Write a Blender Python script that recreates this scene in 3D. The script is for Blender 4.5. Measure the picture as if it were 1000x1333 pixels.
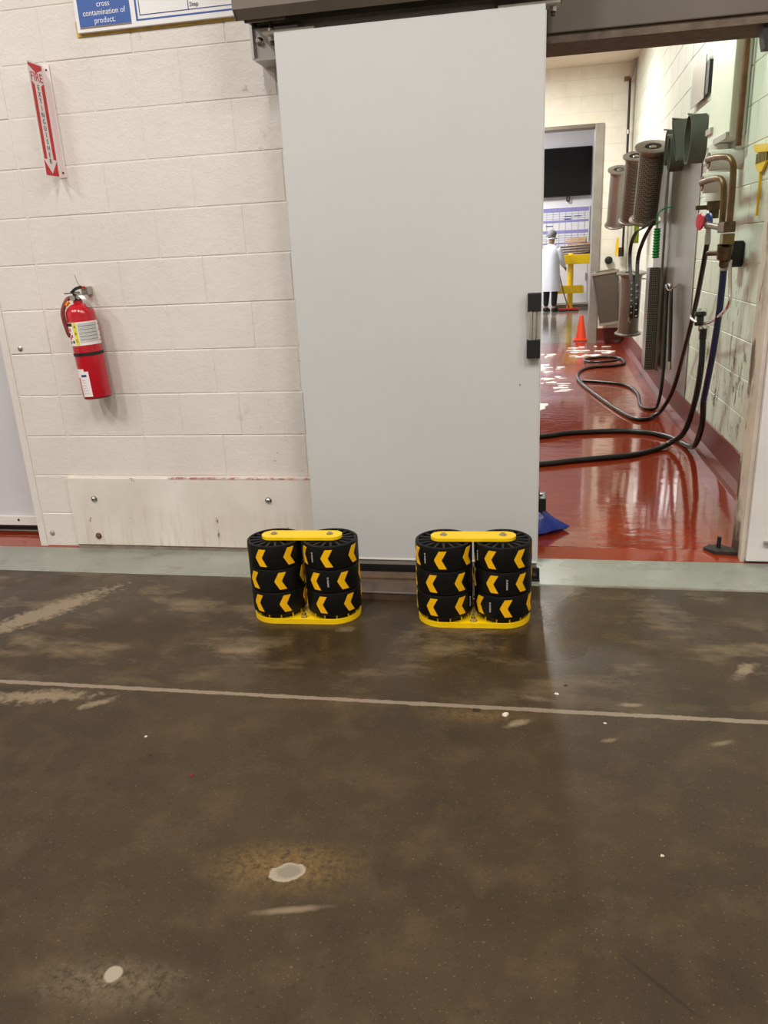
import bpy, bmesh, math, random
from mathutils import Vector, Matrix, Quaternion
random.seed(7)
for o in list(bpy.data.objects): bpy.data.objects.remove(o)
SC = bpy.context.scene
COL = SC.collection
PI = math.pi

# ------------------------------------------------------------------ camera
cam_d = bpy.data.cameras.new('camera'); cam = bpy.data.objects.new('camera', cam_d); COL.objects.link(cam)
cam_d.sensor_fit = 'VERTICAL'; cam_d.sensor_height = 24.0; cam_d.lens = 24.0*1000/1333.0
cam_d.clip_start = 0.05; cam_d.clip_end = 100
RX = Vector((0.98251758, 0.17990689, -0.04788232))
RD = Vector((0.01251705, -0.32045185, -0.9471821))
RF = Vector((-0.18574857, 0.93002372, -0.31710147))
M = Matrix(((RX.x, -RD.x, -RF.x, 0.0), (RX.y, -RD.y, -RF.y, 0.0), (RX.z, -RD.z, -RF.z, 1.38), (0, 0, 0, 1)))
cam.matrix_world = M
SC.camera = cam

# ------------------------------------------------------------------ world, lights, exposure
w = bpy.data.worlds.new('world'); SC.world = w; w.use_nodes = True
w.node_tree.nodes['Background'].inputs[0].default_value = (1.0, 0.95, 0.89, 1)
w.node_tree.nodes['Background'].inputs[1].default_value = 0.0
SC.view_settings.view_transform = 'Standard'; SC.view_settings.look = 'None'
SC.view_settings.exposure = -0.1; SC.view_settings.gamma = 1.0; SC.view_settings.use_curve_mapping = False

def area(name, loc, sx, sy, power, col, rot=(0, 0, 0)):
    l = bpy.data.lights.new(name, 'AREA'); l.shape = 'RECTANGLE'; l.size = sx; l.size_y = sy
    l.energy = power; l.color = col
    o = bpy.data.objects.new(name, l); COL.objects.link(o); o.location = loc; o.rotation_euler = rot
    return o
# strip lamps of one ceiling row in the hall, overhead and out of the picture (the paired shadows beside the wall sign come from them)
for x in (-4.6, -2.95, -1.1, 0.8, 2.7):
    area('hall_ceiling_strip_offscreen', (x, 0.15, 4.3), 0.10, 1.5, 92, (1.0, 0.968, 0.935))
# ceiling lamps of the wash room: one above the frame, one hidden behind the sliding door
area('wash_room_ceiling_lamp_offscreen', (-0.45, 5.4, 3.55), 0.25, 1.2, 74, (0.80, 1.0, 0.83))
area('wash_room_ceiling_lamp_offscreen', (-0.3, 9.7, 3.55), 0.25, 1.2, 165, (1.0, 0.985, 0.92))
# ceiling lamp of the far room, hidden behind the sliding door
area('far_room_ceiling_lamp_offscreen', (-1.4, 17.2, 4.1), 0.3, 1.4, 320, (0.97, 0.98, 1.0))

# ------------------------------------------------------------------ helpers
def lin(c):
    r = []
    for v in c:
        v = v/255.0
        r.append(v/12.92 if v <= 0.04045 else ((v+0.055)/1.055)**2.4)
    return tuple(r)+(1.0,)

class NT:
    def __init__(s, name):
        s.m = bpy.data.materials.new(name); s.m.use_nodes = True
        s.t = s.m.node_tree; s.b = s.t.nodes['Principled BSDF']
        s.pos = s.t.nodes.new('ShaderNodeNewGeometry').outputs['Position']
    def put(s, sock, v):
        if hasattr(v, 'is_linked') or isinstance(v, bpy.types.NodeSocket): s.t.links.new(v, sock)
        else:
            sock.default_value = v
    def math(s, op, a, b=0.0, c=None, clamp=False):
        n = s.t.nodes.new('ShaderNodeMath'); n.operation = op; n.use_clamp = clamp
        s.put(n.inputs[0], a); s.put(n.inputs[1], b)
        if c is not None: s.put(n.inputs[2], c)
        return n.outputs[0]
    def mapping(s, scale=(1, 1, 1), loc=(0, 0, 0), rot=(0, 0, 0), vec=None):
        n = s.t.nodes.new('ShaderNodeMapping'); s.put(n.inputs['Vector'], vec or s.pos)
        n.inputs['Scale'].default_value = scale; n.inputs['Location'].default_value = loc; n.inputs['Rotation'].default_value = rot
        return n.outputs[0]
    def noise(s, scale, detail=3, rough=0.55, vec=None, dist=0.0):
        n = s.t.nodes.new('ShaderNodeTexNoise'); s.put(n.inputs['Vector'], vec or s.pos)
        n.inputs['Scale'].default_value = scale; n.inputs['Detail'].default_value = detail
        n.inputs['Roughness'].default_value = rough; n.inputs['Distortion'].default_value = dist
        return n.outputs[0]
    def step(s, v, a, b):
        n = s.t.nodes.new('ShaderNodeMapRange'); n.clamp = True
        s.put(n.inputs[0], v); n.inputs[1].default_value = a; n.inputs[2].default_value = b
        n.inputs[3].default_value = 0; n.inputs[4].default_value = 1
        return n.outputs[0]
    def mix(s, f, a, b):
        n = s.t.nodes.new('ShaderNodeMix'); n.data_type = 'RGBA'
        s.put(n.inputs[0], f); s.put(n.inputs[6], a); s.put(n.inputs[7], b)
        return n.outputs[2]
    def sep(s):
        n = s.t.nodes.new('ShaderNodeSeparateXYZ'); s.t.links.new(s.pos, n.inputs[0]); return n.outputs
    def bump(s, h, strength, dist=0.01, normal=None):
        n = s.t.nodes.new('ShaderNodeBump'); s.put(n.inputs['Height'], h)
        n.inputs['Strength'].default_value = strength; n.inputs['Distance'].default_value = dist
        if normal is not None: s.put(n.inputs['Normal'], normal)
        return n.outputs[0]
    def set(s, **k):
        for key, v in k.items(): s.put(s.b.inputs[key.replace('_', ' ')], v)
        return s.m

def mat(name, col, rough=0.5, metal=0.0, var=0.12, vscale=6.0, bump=0.0, bscale=60.0, **k):
    n = NT(name); c = lin(col)
    if var:
        d = tuple(x*(1-var) for x in c[:3])+(1,); e = tuple(min(1, x*(1+var)) for x in c[:3])+(1,)
        n.set(Base_Color=n.mix(n.step(n.noise(vscale, 4), 0.3, 0.7), d, e))
    else: n.set(Base_Color=c)
    if bump: n.set(Normal=n.bump(n.noise(bscale, 3), bump, 0.004))
    n.set(Roughness=rough, Metallic=metal)
    for a, v in k.items(): n.set(**{a: v})
    return n.m

def link(o, parent=None, world=True):
    COL.objects.link(o)
    if parent is not None:
        o.parent = parent
        if world and parent.type == 'EMPTY': o.matrix_parent_inverse = parent.matrix_basis.inverted()
    return o
def ob(name, bm, m, parent=None, world=True, smooth=False):
    me = bpy.data.meshes.new(name); bmesh.ops.recalc_face_normals(bm, faces=bm.faces[:]); bm.to_mesh(me); bm.free()
    me.materials.append(m)
    if smooth:
        for p in me.polygons: p.use_smooth = True
        try: me.set_sharp_from_angle(angle=math.radians(38))
        except Exception: pass
    return link(bpy.data.objects.new(name, me), parent, world)
def thing(name, loc, label, cat, group=None, rz=0.0):
    o = bpy.data.objects.new(name, None); COL.objects.link(o); o.location = loc; o.rotation_euler = (0, 0, rz)
    o.empty_display_size = 0.1
    tag(o, label, cat, group); return o
def tag(o, label, cat, group=None):
    o['label'] = label; o['category'] = cat
    if group: o['group'] = group
    return o
def struct(o, label=None):
    o['kind'] = 'structure'
    if label: o['label'] = label
    return o
B = bmesh.new
def box(bm, x0, x1, y0, y1, z0, z1, bev=0.0, M=None):
    r = bmesh.ops.create_cube(bm, size=1.0)
    vs = r['verts']
    bmesh.ops.scale(bm, vec=(x1-x0, y1-y0, z1-z0), verts=vs)
    bmesh.ops.translate(bm, vec=((x0+x1)/2, (y0+y1)/2, (z0+z1)/2), verts=vs)
    if bev:
        es = list({e for v in vs for e in v.link_edges})
        rr = bmesh.ops.bevel(bm, geom=es, offset=bev, segments=2, affect='EDGES', profile=0.6)
        vs = list({v for f in rr['faces'] for v in f.verts} | {v for v in vs if v.is_valid})
    if M is not None: bmesh.ops.transform(bm, matrix=M, verts=vs)
    return bm
def frame(d):
    d = Vector(d).normalized(); a = Vector((0, 0, 1)) if abs(d.z) < 0.9 else Vector((1, 0, 0))
    u = d.cross(a).normalized(); return u, d.cross(u).normalized()
def ring(bm, c, u, v, r, n):
    return [bm.verts.new(Vector(c)+u*(r*math.cos(2*PI*i/n))+v*(r*math.sin(2*PI*i/n))) for i in range(n)]
def bridge(bm, a, b):
    n = len(a)
    for i in range(n): bm.faces.new((a[i], a[(i+1) % n], b[(i+1) % n], b[i]))
def cyl(bm, p0, p1, r0, r1=None, n=20):
    r1 = r0 if r1 is None else r1
    u, v = frame(Vector(p1)-Vector(p0)); a = ring(bm, p0, u, v, r0, n); b = ring(bm, p1, u, v, r1, n)
    bridge(bm, a, b); bm.faces.new(a[::-1]); bm.faces.new(b); return bm
def lathe(bm, prof, n=32, o=(0, 0, 0), ax=(0, 0, 1)):
    ax = Vector(ax).normalized(); u, v = frame(ax); o = Vector(o); pr = None
    for r, z in prof:
        c = o+ax*z; rg = ring(bm, c, u, v, max(r, 1e-4), n)
        if pr: bridge(bm, pr, rg)
        else: bm.faces.new(rg[::-1])
        pr = rg
    bm.faces.new(pr); return bm
def smoothpts(p, k=6):
    p = [Vector(q) for q in p]; out = []
    for i in range(len(p)-1):
        a = p[max(i-1, 0)]; b = p[i]; c = p[i+1]; d = p[min(i+2, len(p)-1)]
        for j in range(k):
            t = j/k
            out.append(0.5*((2*b)+(c-a)*t+(2*a-5*b+4*c-d)*t*t+(3*b-a-3*c+d)*t**3))
    return out+[p[-1]]
def tube(bm, pts, r, n=10, k=6, sm=True):
    p = smoothpts(pts, k) if sm else [Vector(q) for q in pts]
    d = (p[1]-p[0]).normalized(); u, _ = frame(d); pr = None
    for i, q in enumerate(p):
        d = (p[min(i+1, len(p)-1)]-p[max(i-1, 0)]).normalized()
        u = (u-d*u.dot(d)).normalized(); v = d.cross(u)
        rg = ring(bm, q, u, v, r, n)
        if pr: bridge(bm, pr, rg)
        else: bm.faces.new(rg[::-1])
        pr = rg
    bm.faces.new(pr); return bm
def prism(bm, poly, lo, hi, axis='x'):
    def P(a, b, t): return {'x': (t, a, b), 'y': (a, t, b), 'z': (a, b, t)}[axis]
    A = [bm.verts.new(P(a, b, lo)) for a, b in poly]; C = [bm.verts.new(P(a, b, hi)) for a, b in poly]
    bridge(bm, A, C); bm.faces.new(A[::-1]); bm.faces.new(C); return bm
def ribbon(bm, pts, wdir, wid, th=0.003, k=6):
    """flat strap following pts; wdir = width direction"""
    p = smoothpts(pts, k); wd = Vector(wdir).normalized()*(wid/2); pr = None
    for i, q in enumerate(p):
        d = (p[min(i+1, len(p)-1)]-p[max(i-1, 0)]).normalized(); nn = d.cross(wd).normalized()*(th/2)
        rg = [bm.verts.new(q+wd+nn), bm.verts.new(q-wd+nn), bm.verts.new(q-wd-nn), bm.verts.new(q+wd-nn)]
        if pr: bridge(bm, pr, rg)
        else: bm.faces.new(rg[::-1])
        pr = rg
    bm.faces.new(pr); return bm
def stadium(hl, r, n=14):
    out = []
    for i in range(n+1):
        a = -PI/2+PI*i/n; out.append((hl+r*math.cos(a), r*math.sin(a)))
    for i in range(n+1):
        a = PI/2+PI*i/n; out.append((-hl+r*math.cos(a), r*math.sin(a)))
    return out
def text_bm(s, size, thick=0.0006, ax='CENTER', sx=1.0):
    c = bpy.data.curves.new('t', 'FONT'); c.body = s; c.size = size; c.align_x = ax; c.align_y = 'CENTER'; c.extrude = thick/2
    c.resolution_u = 3
    o = bpy.data.objects.new('t', c); COL.objects.link(o)
    dg = bpy.context.evaluated_depsgraph_get(); me = bpy.data.meshes.new_from_object(o.evaluated_get(dg))
    bm = bmesh.new(); bm.from_mesh(me); bpy.data.objects.remove(o); bpy.data.curves.remove(c); bpy.data.meshes.remove(me)
    if sx != 1.0: bmesh.ops.scale(bm, vec=(sx, 1, 1), verts=bm.verts[:])
    return bm
def basis(o, x, y):
    """matrix with local x,y axes"""
    x = Vector(x).normalized(); y = Vector(y).normalized(); z = x.cross(y)
    return Matrix(((x.x, y.x, z.x, o[0]), (x.y, y.y, z.y, o[1]), (x.z, y.z, z.z, o[2]), (0, 0, 0, 1)))

# ------------------------------------------------------------------ materials
def wall_paint(name, col, stain=0.0):
    n = NT(name); c = lin(col); d = tuple(x*0.93 for x in c[:3])+(1,)
    base = n.mix(n.step(n.noise(2.2, 4), 0.35, 0.65), d, c)
    x, y, z = n.sep()
    # scuffs and chipped paint, mostly low on the wall
    sp = n.step(n.noise(16, 5, 0.7), 0.63, 0.68)
    reg = n.step(n.noise(1.6, 2), 0.52, 0.66)
    base = n.mix(n.math('MULTIPLY', n.math('MULTIPLY', sp, reg), 0.55), base, lin((128, 112, 92)))
    h = n.math('ADD', n.math('MULTIPLY', n.noise(34, 4, 0.6), 0.7), n.math('MULTIPLY', n.noise(140, 2), 0.3))
    return n.set(Base_Color=base, Roughness=0.42, Normal=n.bump(h, 0.55, 0.006))
M_block = wall_paint('painted_block', (224, 217, 209))
M_mortar = wall_paint('painted_joint', (224, 217, 209))
def _moldwall():
    n = NT('flaking_painted_block'); x, y, z = n.sep()
    base = n.mix(n.step(n.noise(2.0, 4), 0.35, 0.65), lin((218, 224, 212)), lin((230, 235, 225)))
    v = n.mapping(scale=(1, 1, 0.42))
    sp = n.step(n.noise(17, 5, 0.66, vec=v), 0.555, 0.60)
    reg = n.math('MULTIPLY', n.step(z, 1.45, 0.95), n.step(y, 6.6, 5.2))
    reg = n.math('MULTIPLY', reg, n.step(n.noise(2.6, 3), 0.38, 0.58))
    base = n.mix(n.math('MULTIPLY', sp, reg), base, lin((72, 60, 44)))
    st = n.math('MULTIPLY', n.step(n.noise(3.0, 3, vec=n.mapping(scale=(1, 3, 0.5))), 0.5, 0.75), n.step(z, 1.6, 0.3))
    base = n.mix(n.math('MULTIPLY', st, 0.45), base, lin((150, 128, 96)))
    return n.set(Base_Color=base, Roughness=0.45, Normal=n.bump(n.noise(40, 4), 0.4, 0.005))
M_rblock = _moldwall()
def _board():
    n = NT('guard_board_paint'); x, y, z = n.sep()
    base = n.mix(n.step(n.noise(3, 4), 0.35, 0.7), lin((214, 204, 192)), lin((231, 224, 214)))
    v = n.mapping(scale=(9, 9, 0.8))
    dr = n.math('MULTIPLY', n.step(n.noise(5, 4, 0.65, vec=v), 0.50, 0.72), n.step(z, 0.30, 0.03))
    base = n.mix(n.math('MULTIPLY', dr, 0.5), base, lin((176, 150, 128)))
    ch = n.step(n.noise(22, 4, 0.6, vec=n.mapping(scale=(1, 1, .5))), 0.70, 0.73)
    base = n.mix(n.math('MULTIPLY', ch, 0.8), base, lin((90, 80, 68)))
    return n.set(Base_Color=base, Roughness=0.4, Normal=n.bump(n.noise(30, 4), 0.25, 0.004))
M_board = _board()
def _floor():
    n = NT('brown_sealed_concrete'); x, y, z = n.sep()
    a = n.noise(1.7, 6, 0.6, dist=0.4); b = n.noise(6.5, 5, 0.65)
    base = n.mix(n.step(a, 0.32, 0.68), lin((52, 41, 26)), lin((67, 53, 34)))
    base = n.mix(n.math('MULTIPLY', n.step(b, 0.48, 0.72), 0.42), base, lin((92, 74, 50)))
    base = n.mix(n.math('MULTIPLY', n.step(n.noise(3.1, 5, 0.6, vec=n.mapping(loc=(4, 2, 1))), 0.55, 0.75), 0.5), base, lin((44, 33, 21)))
    fl = n.step(n.noise(150, 2, 0.5), 0.66, 0.73)
    base = n.mix(n.math('MULTIPLY', fl, 0.32), base, lin((158, 134, 96)))
    dk = n.step(n.noise(80, 3, 0.6, vec=n.mapping(loc=(9, 3, 0))), 0.60, 0.70)
    base = n.mix(n.math('MULTIPLY', dk, 0.5), base, lin((34, 24, 15)))
    # worn pale smears in the walking strip before the wall
    sm = n.math('MULTIPLY', n.step(n.noise(2.4, 6, 0.68, vec=n.mapping(scale=(1, 2.2, 1), loc=(1.3, 0.4, 0))), 0.52, 0.68), n.step(y, 2.0, 2.4))
    base = n.mix(n.math('MULTIPLY', sm, 0.7), base, lin((124, 106, 80)))
    wob = n.math('MULTIPLY', n.math('SUBTRACT', n.noise(30, 4, 0.7), 0.5), 1.0)
    grain = n.noise(60, 4, 0.75)
    def spot(base, cx, cy, rx, ry, rot, col, inner, amp, k, gr=False):
        m = n.mapping(loc=(0, 0, 0), vec=n.mapping(loc=(-cx, -cy, 0)), rot=(0, 0, -rot))
        mm = n.t.nodes.new('ShaderNodeMapping'); n.put(mm.inputs['Vector'], m); mm.inputs['Scale'].default_value = (1/rx, 1/ry, 0)
        ln = n.t.nodes.new('ShaderNodeVectorMath'); ln.operation = 'LENGTH'; n.put(ln.inputs[0], mm.outputs[0])
        d = n.math('ADD', ln.outputs['Value'], n.math('MULTIPLY', wob, k))
        f = n.math('MULTIPLY', n.step(d, 1.0, inner), amp)
        if gr: f = n.math('MULTIPLY', f, n.step(grain, 0.38, 0.62))
        return n.mix(f, base, lin(col))
    tan = (122, 96, 56); pale = (138, 121, 96)
    base = spot(base, -.57, 1.40, .24, .10, .1, tan, 0.1, .95, .6, True)
    base = spot(base, -.83, 1.05, .22, .075, .1, (116, 100, 78), 0.1, .8, .8, True)
    base = spot(base, -.15, 2.085, .26, .05, .05, tan, 0.1, .6, .6, True)
    base = spot(base, -.62, 2.10, .3, .06, .05, (98, 80, 56), 0.1, .5, .6, True)
    base = spot(base, -2.03, 2.66, .36, .085, 1.0, pale, 0.5, .85, 2.2)
    base = spot(base, -1.66, 2.035, .24, .045, .15, pale, 0.4, .75, 2.6)
    base = spot(base, -1.42, 2.02, .09, .022, .6, pale, 0.4, .7, 2.0)
    base = spot(base, .03, 2.20, .07, .02, -.2, pale, 0.3, .7, 2.0, True)
    base = spot(base, .72, 2.45, .08, .03, .9, pale, 0.3, .8, 2.2)
    base = spot(base, .32, 2.195, .05, .014, .1, pale, 0.4, .7, 1.2)
    base = spot(base, -.03, 2.055, .05, .02, .4, pale, 0.4, .8, 1.6)
    base = spot(base, .24, 2.0, .03, .012, .4, pale, 0.3, .6, 1.6)
    base = spot(base, .55, 2.02, .05, .012, .4, pale, 0.3, .5, 1.6)
    base = spot(base, -.70, 2.62, .05, .03, .4, pale, 0.3, .4, 1.6)
    base = spot(base, -1.05, 2.42, .10, .03, .2, pale, 0.3, .45, 1.8)
    base = spot(base, -.515, 1.277, .105, .012, .245, (124, 108, 86), 0.3, .8, .8)
    base = spot(base, -.833, 1.069, .02, .022, .2, (150, 138, 120), 0.8, .95, .6)
    base = spot(base, -.553, 1.384, .046, .030, .35, (150, 138, 118), 0.9, 1.0, .9)
    base = spot(base, -.553, 1.386, .038, .024, .35, (124, 114, 98), 0.6, 1.0, .9)
    base = spot(base, .26, 1.20, .10, .006, -.75, (40, 32, 25), 0.5, .8, 1.0)
    # the ragged sealed joint across the hall
    c = n.math('ADD', n.math('MULTIPLY', x, 0.010), 2.135)
    d = n.math('ABSOLUTE', n.math('SUBTRACT', y, c))
    d = n.math('ADD', d, n.math('MULTIPLY', n.math('SUBTRACT', n.noise(14, 6, 0.75), 0.5), 0.026))
    base = n.mix(n.math('MULTIPLY', n.step(d, 0.0115, 0.009), 0.9), base, lin((136, 121, 102)))
    wet = n.step(n.noise(1.3, 3, 0.5, vec=n.mapping(loc=(2.2, 7, 0))), 0.42, 0.58)
    wet = n.math('MULTIPLY', wet, n.step(y, 1.9, 2.6))
    rough = n.math('SUBTRACT', 0.5, n.math('MULTIPLY', wet, 0.32))
    h = n.math('ADD', n.math('MULTIPLY', n.noise(90, 4), 0.4), n.math('MULTIPLY', n.noise(8, 4), 0.6))
    return n.set(Base_Color=base, Roughness=rough, Specular_IOR_Level=0.28, Normal=n.bump(h, 0.16, 0.01))
M_floor = _floor()
def _curb():
    n = NT('grey_green_coated_curb'); x, y, z = n.sep()
    base = n.mix(n.step(n.noise(2.2, 5), 0.35, 0.65), lin((129, 132, 120)), lin((152, 153, 141)))
    dirt = n.step(n.noise(4.0, 5, 0.7, vec=n.mapping(scale=(1, 2, 1))), 0.56, 0.70)
    base = n.mix(n.math('MULTIPLY', dirt, 0.55), base, lin((99, 90, 75)))
    edge = n.step(n.math('ADD', y, n.math('MULTIPLY', n.noise(7, 4), 0.05)), 3.135, 3.105)
    base = n.mix(n.math('MULTIPLY', edge, n.step(x, -0.1, 0.2)), base, lin((108, 94, 75)))
    r = n.math('ADD', 0.12, n.math('MULTIPLY', n.noise(3), 0.3))
    return n.set(Base_Color=base, Roughness=r, Normal=n.bump(n.noise(12, 4), 0.12, 0.01))
M_curb = _curb()
def _red():
    n = NT('wet_red_epoxy'); x, y, z = n.sep()
    base = n.mix(n.step(n.noise(1.5, 4), 0.35, 0.7), lin((130, 42, 18)), lin((150, 54, 26)))
    rip = n.noise(9, 3, 0.5, vec=n.mapping(scale=(1.0, 2.2, 1)), dist=0.6)
    flow = n.math('MULTIPLY', rip, n.step(y, 6.2, 8.6))
    h = n.math('ADD', n.math('MULTIPLY', flow, 4.5), n.math('MULTIPLY', n.noise(5, 3, 0.5, vec=n.mapping(scale=(1, 2.4, 1))), 0.55))
    return n.set(Base_Color=base, Roughness=0.10, Normal=n.bump(h, 0.22, 0.02), Coat_Weight=0.5, Coat_Roughness=0.05)
M_red = _red()
M_redkerb = mat('red_epoxy_kerb', (106, 34, 24), 0.4, var=.15)
def _grey():
    n = NT('wet_grey_floor')
    return n.set(Base_Color=n.mix(n.step(n.noise(1.2, 4), .35, .7), lin((112, 102, 88)), lin((140, 130, 114))), Roughness=0.1,
                 Normal=n.bump(n.noise(4, 3, vec=n.mapping(scale=(1, 2, 1))), 0.15, 0.02))
M_greyfloor = _grey()
M_cream = mat('cream_ceiling_paint', (240, 234, 218), 0.6, var=.08, vscale=1.5, bump=.1)
M_plain = mat('plain_white_paint', (226, 220, 210), 0.55, var=.04, bump=.1)
M_backwall = mat('far_room_white', (228, 226, 228), 0.5, var=.03)
M_door = mat('white_door_skin', (196, 196, 194), 0.38, var=.03, vscale=1.0, bump=.06, bscale=120)
M_trimwhite = mat('white_trim', (224, 220, 214), 0.4, var=.04, bump=.06)
M_door2 = mat('cool_white_door', (206, 202, 206), 0.4, var=.03)
M_hood = mat('grey_brown_metal', (122, 113, 102), 0.38, metal=.35, var=.08)
M_header = mat('grey_brown_header', (100, 90, 78), 0.5, var=.12, vscale=2)
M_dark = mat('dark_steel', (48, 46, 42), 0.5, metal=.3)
M_galv = mat('galvanised', (176, 172, 166), 0.35, metal=.7, var=.1)
M_bolt = mat('zinc_bolt', (190, 186, 178), 0.25, metal=1.0, var=.1)
M_black = mat('black_rubber', (20, 20, 20), 0.5, var=.1)
M_tyre = mat('black_roller', (9, 9, 9), 0.45, var=.15, vscale=30, bump=.05, Specular_IOR_Level=.3)
M_hub = mat('charcoal_hub', (30, 30, 30), 0.5, var=.1, Specular_IOR_Level=.3)
M_blackp = mat('black_plastic', (26, 26, 27), 0.35, var=.05)
M_alu = mat('aluminium', (206, 202, 194), 0.22, metal=.9, var=.05)
M_yellow = mat('yellow_powder_coat', (246, 202, 10), 0.35, var=.06, vscale=20)
M_chev = mat('yellow_reflector', (244, 184, 6), 0.4, var=.06, vscale=40)
M_white = mat('white_print', (232, 230, 226), 0.5, var=0)
M_redp = mat('extinguisher_red', (186, 14, 34), 0.22, var=.05, Coat_Weight=.4)
M_signred = mat('sign_red', (200, 34, 40), 0.4, var=.05)
M_signwhite = mat('sign_white', (238, 228, 226), 0.4, var=.03)
M_ink = mat('black_ink', (40, 38, 38), 0.5, var=0)
M_blue = mat('poster_blue', (38, 84, 160), 0.4, var=.05)
M_navy = mat('poster_navy_line', (44, 62, 118), 0.45, var=0)
M_poster = mat('poster_white', (232, 230, 228), 0.4, var=.02)
M_ochre = mat('old_glue_yellow', (206, 168, 74), 0.6, var=.2, vscale=30)
M_brown = mat('dull_brown_steel', (104, 84, 66), 0.4, metal=.2, var=.25, vscale=9)
M_hose = mat('black_hose', (22, 24, 25), 0.3, var=.15)
M_bluehose = mat('navy_hose', (26, 40, 78), 0.35, var=.2)
M_ss = mat('stainless', (136, 130, 122), 0.3, metal=.7, var=.2, vscale=1.8)
M_ssdark = mat('stainless_mesh', (118, 108, 96), 0.35, metal=.8, var=.15, vscale=10)
M_rust = mat('brown_patina_pipe', (112, 86, 54), 0.45, metal=.5, var=.3, vscale=20)
M_brass = mat('aged_brass_valve', (96, 80, 58), 0.42, metal=.6, var=.35, vscale=30)
M_rustline = mat('rusty_pipe', (108, 74, 46), 0.7, var=.4, vscale=12)
M_jambdirt = None
def _jamb():
    n = NT('stained_jamb'); x, y, z = n.sep()
    base = n.mix(n.step(n.noise(5, 4), .35, .65), lin((196, 180, 164)), lin((214, 200, 186)))
    f = n.math('MULTIPLY', n.step(n.noise(9, 5, .65, vec=n.mapping(scale=(1, 1.4, .5))), .48, .56), n.step(y, 3.43, 3.52))
    base = n.mix(f, base, lin((84, 64, 46)))
    g = n.math('MULTIPLY', n.step(n.math('ADD', z, n.math('MULTIPLY', n.noise(14, 4), .3)), .42, .22), n.step(y, 3.42, 3.45))
    base = n.mix(g, base, lin((58, 44, 34)))
    return n.set(Base_Color=base, Roughness=.5, Normal=n.bump(n.noise(30, 4), .3, .005))
M_jamb = _jamb()
M_belt = mat('grey_green_belt', (72, 74, 66), 0.5, var=.15)
M_bin = mat('taupe_plastic', (84, 74, 64), 0.5, var=.08)
M_lime = mat('lime_plastic', (176, 196, 36), 0.4, var=.1)
M_green = mat('green_bristle', (28, 130, 58), 0.6, var=.3, vscale=60)
M_bluebag = mat('blue_bag', (12, 40, 128), 0.3, var=.25, vscale=12)
M_coneo = mat('orange_cone', (240, 74, 34), 0.4, var=.06)
M_tv = mat('tv_black', (6, 6, 7), 0.12, var=0)
M_card = mat('cardboard', (206, 168, 128), 0.7, var=.12, vscale=8)
M_cardd = mat('cardboard_edge', (104, 82, 66), 0.75, var=.2, vscale=20)
M_coat = mat('white_coat', (226, 228, 236), 0.6, var=.05)
M_skin = mat('skin', (196, 150, 122), 0.5, var=.05)
M_net = mat('grey_hairnet', (128, 126, 128), 0.7, var=.25, vscale=90)
M_foam_glints = mat('soap_foam_glints', (240, 236, 232), 0.7, var=.04, bump=.6, bscale=40)
M_lav = mat('lavender_print', (146, 142, 196), 0.5, var=.05)
M_stone = mat('pale_chip', (206, 194, 176), 0.6, var=.1)
M_redval = mat('red_handle', (196, 36, 60), 0.35, var=.05)
M_bluval = mat('blue_handle', (44, 62, 120), 0.35, var=.05)

# ------------------------------------------------------------------ structure: hall
bm = B(); box(bm, -6.5, 5.0, -4.5, 3.42, -0.12, 0.0); struct(ob('floor', bm, M_floor), 'brown sealed concrete hall floor with a ragged pale joint')
bm = B(); prism(bm, [(3.09, 0.0), (3.096, 0.005), (3.40, 0.008), (3.40, 0.0)], -4.5, 3.0, 'x')
struct(ob('trim_1', bm, M_curb), 'grey green coated strip of floor along the wall')
bm = B(); box(bm, -6.5, 5.0, -4.5, 3.56, 4.36, 4.44); struct(ob('ceiling', bm, M_plain), 'white hall ceiling')
bm = B(); box(bm, -6.6, 5.1, -4.6, -4.5, -0.12, 4.44); struct(ob('wall_rear', bm, M_plain), 'white rear wall of the hall')
bm = B(); box(bm, -6.6, -6.5, -4.5, 3.56, -0.12, 4.44); struct(ob('wall_hall_left', bm, M_plain), 'white left wall of the hall')
bm = B(); box(bm, 5.0, 5.1, -4.5, 3.56, -0.12, 4.44); struct(ob('wall_hall_right', bm, M_plain), 'white right wall of the hall')

# front wall: backing with openings, block courses as children
WY = 3.40; RC = 0.0022
bm = B()
for x0, x1, z0, z1 in ((-2.52, -0.03, -0.01, 4.36), (-6.5, -2.52, 2.4, 4.36), (-6.5, -3.55, -0.01, 2.4), (-0.03, 0.935, 2.13, 4.36), (0.935, 5.0, -0.01, 4.36)):
    box(bm, x0, x1, WY+RC, 3.56, z0, z1)
wf = struct(ob('wall_front', bm, M_mortar), 'white painted concrete block wall with thick paint over the joints')
BM_CACHE = {}
def block_mesh(wd, ht, m, tag_):
    key = (round(wd, 3), round(ht, 3), tag_)
    if key in BM_CACHE: return BM_CACHE[key]
    bm = B(); g = 0.0016; bv = 0.0032; d = 0.010
    w2 = wd/2-g; h2 = ht/2-g
    back = [bm.verts.new((sx*w2, d, sz*h2)) for sx, sz in ((-1, -1), (1, -1), (1, 1), (-1, 1))]
    mid = [bm.verts.new((sx*w2, bv*.8, sz*h2)) for sx, sz in ((-1, -1), (1, -1), (1, 1), (-1, 1))]
    fr = [bm.verts.new((sx*(w2-bv), 0, sz*(h2-bv))) for sx, sz in ((-1, -1), (1, -1), (1, 1), (-1, 1))]
    bridge(bm, back, mid); bridge(bm, mid, fr); bm.faces.new(fr)
    bmesh.ops.recalc_face_normals(bm, faces=bm.faces[:])
    me = bpy.data.meshes.new('block'); bm.to_mesh(me); bm.free(); me.materials.append(m)
    BM_CACHE[key] = me; return me
def put_block(parent, me, loc, rz=0.0):
    o = bpy.data.objects.new('block', me); COL.objects.link(o); o.location = loc; o.rotation_euler = (0, 0, rz); o.parent = parent
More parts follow.
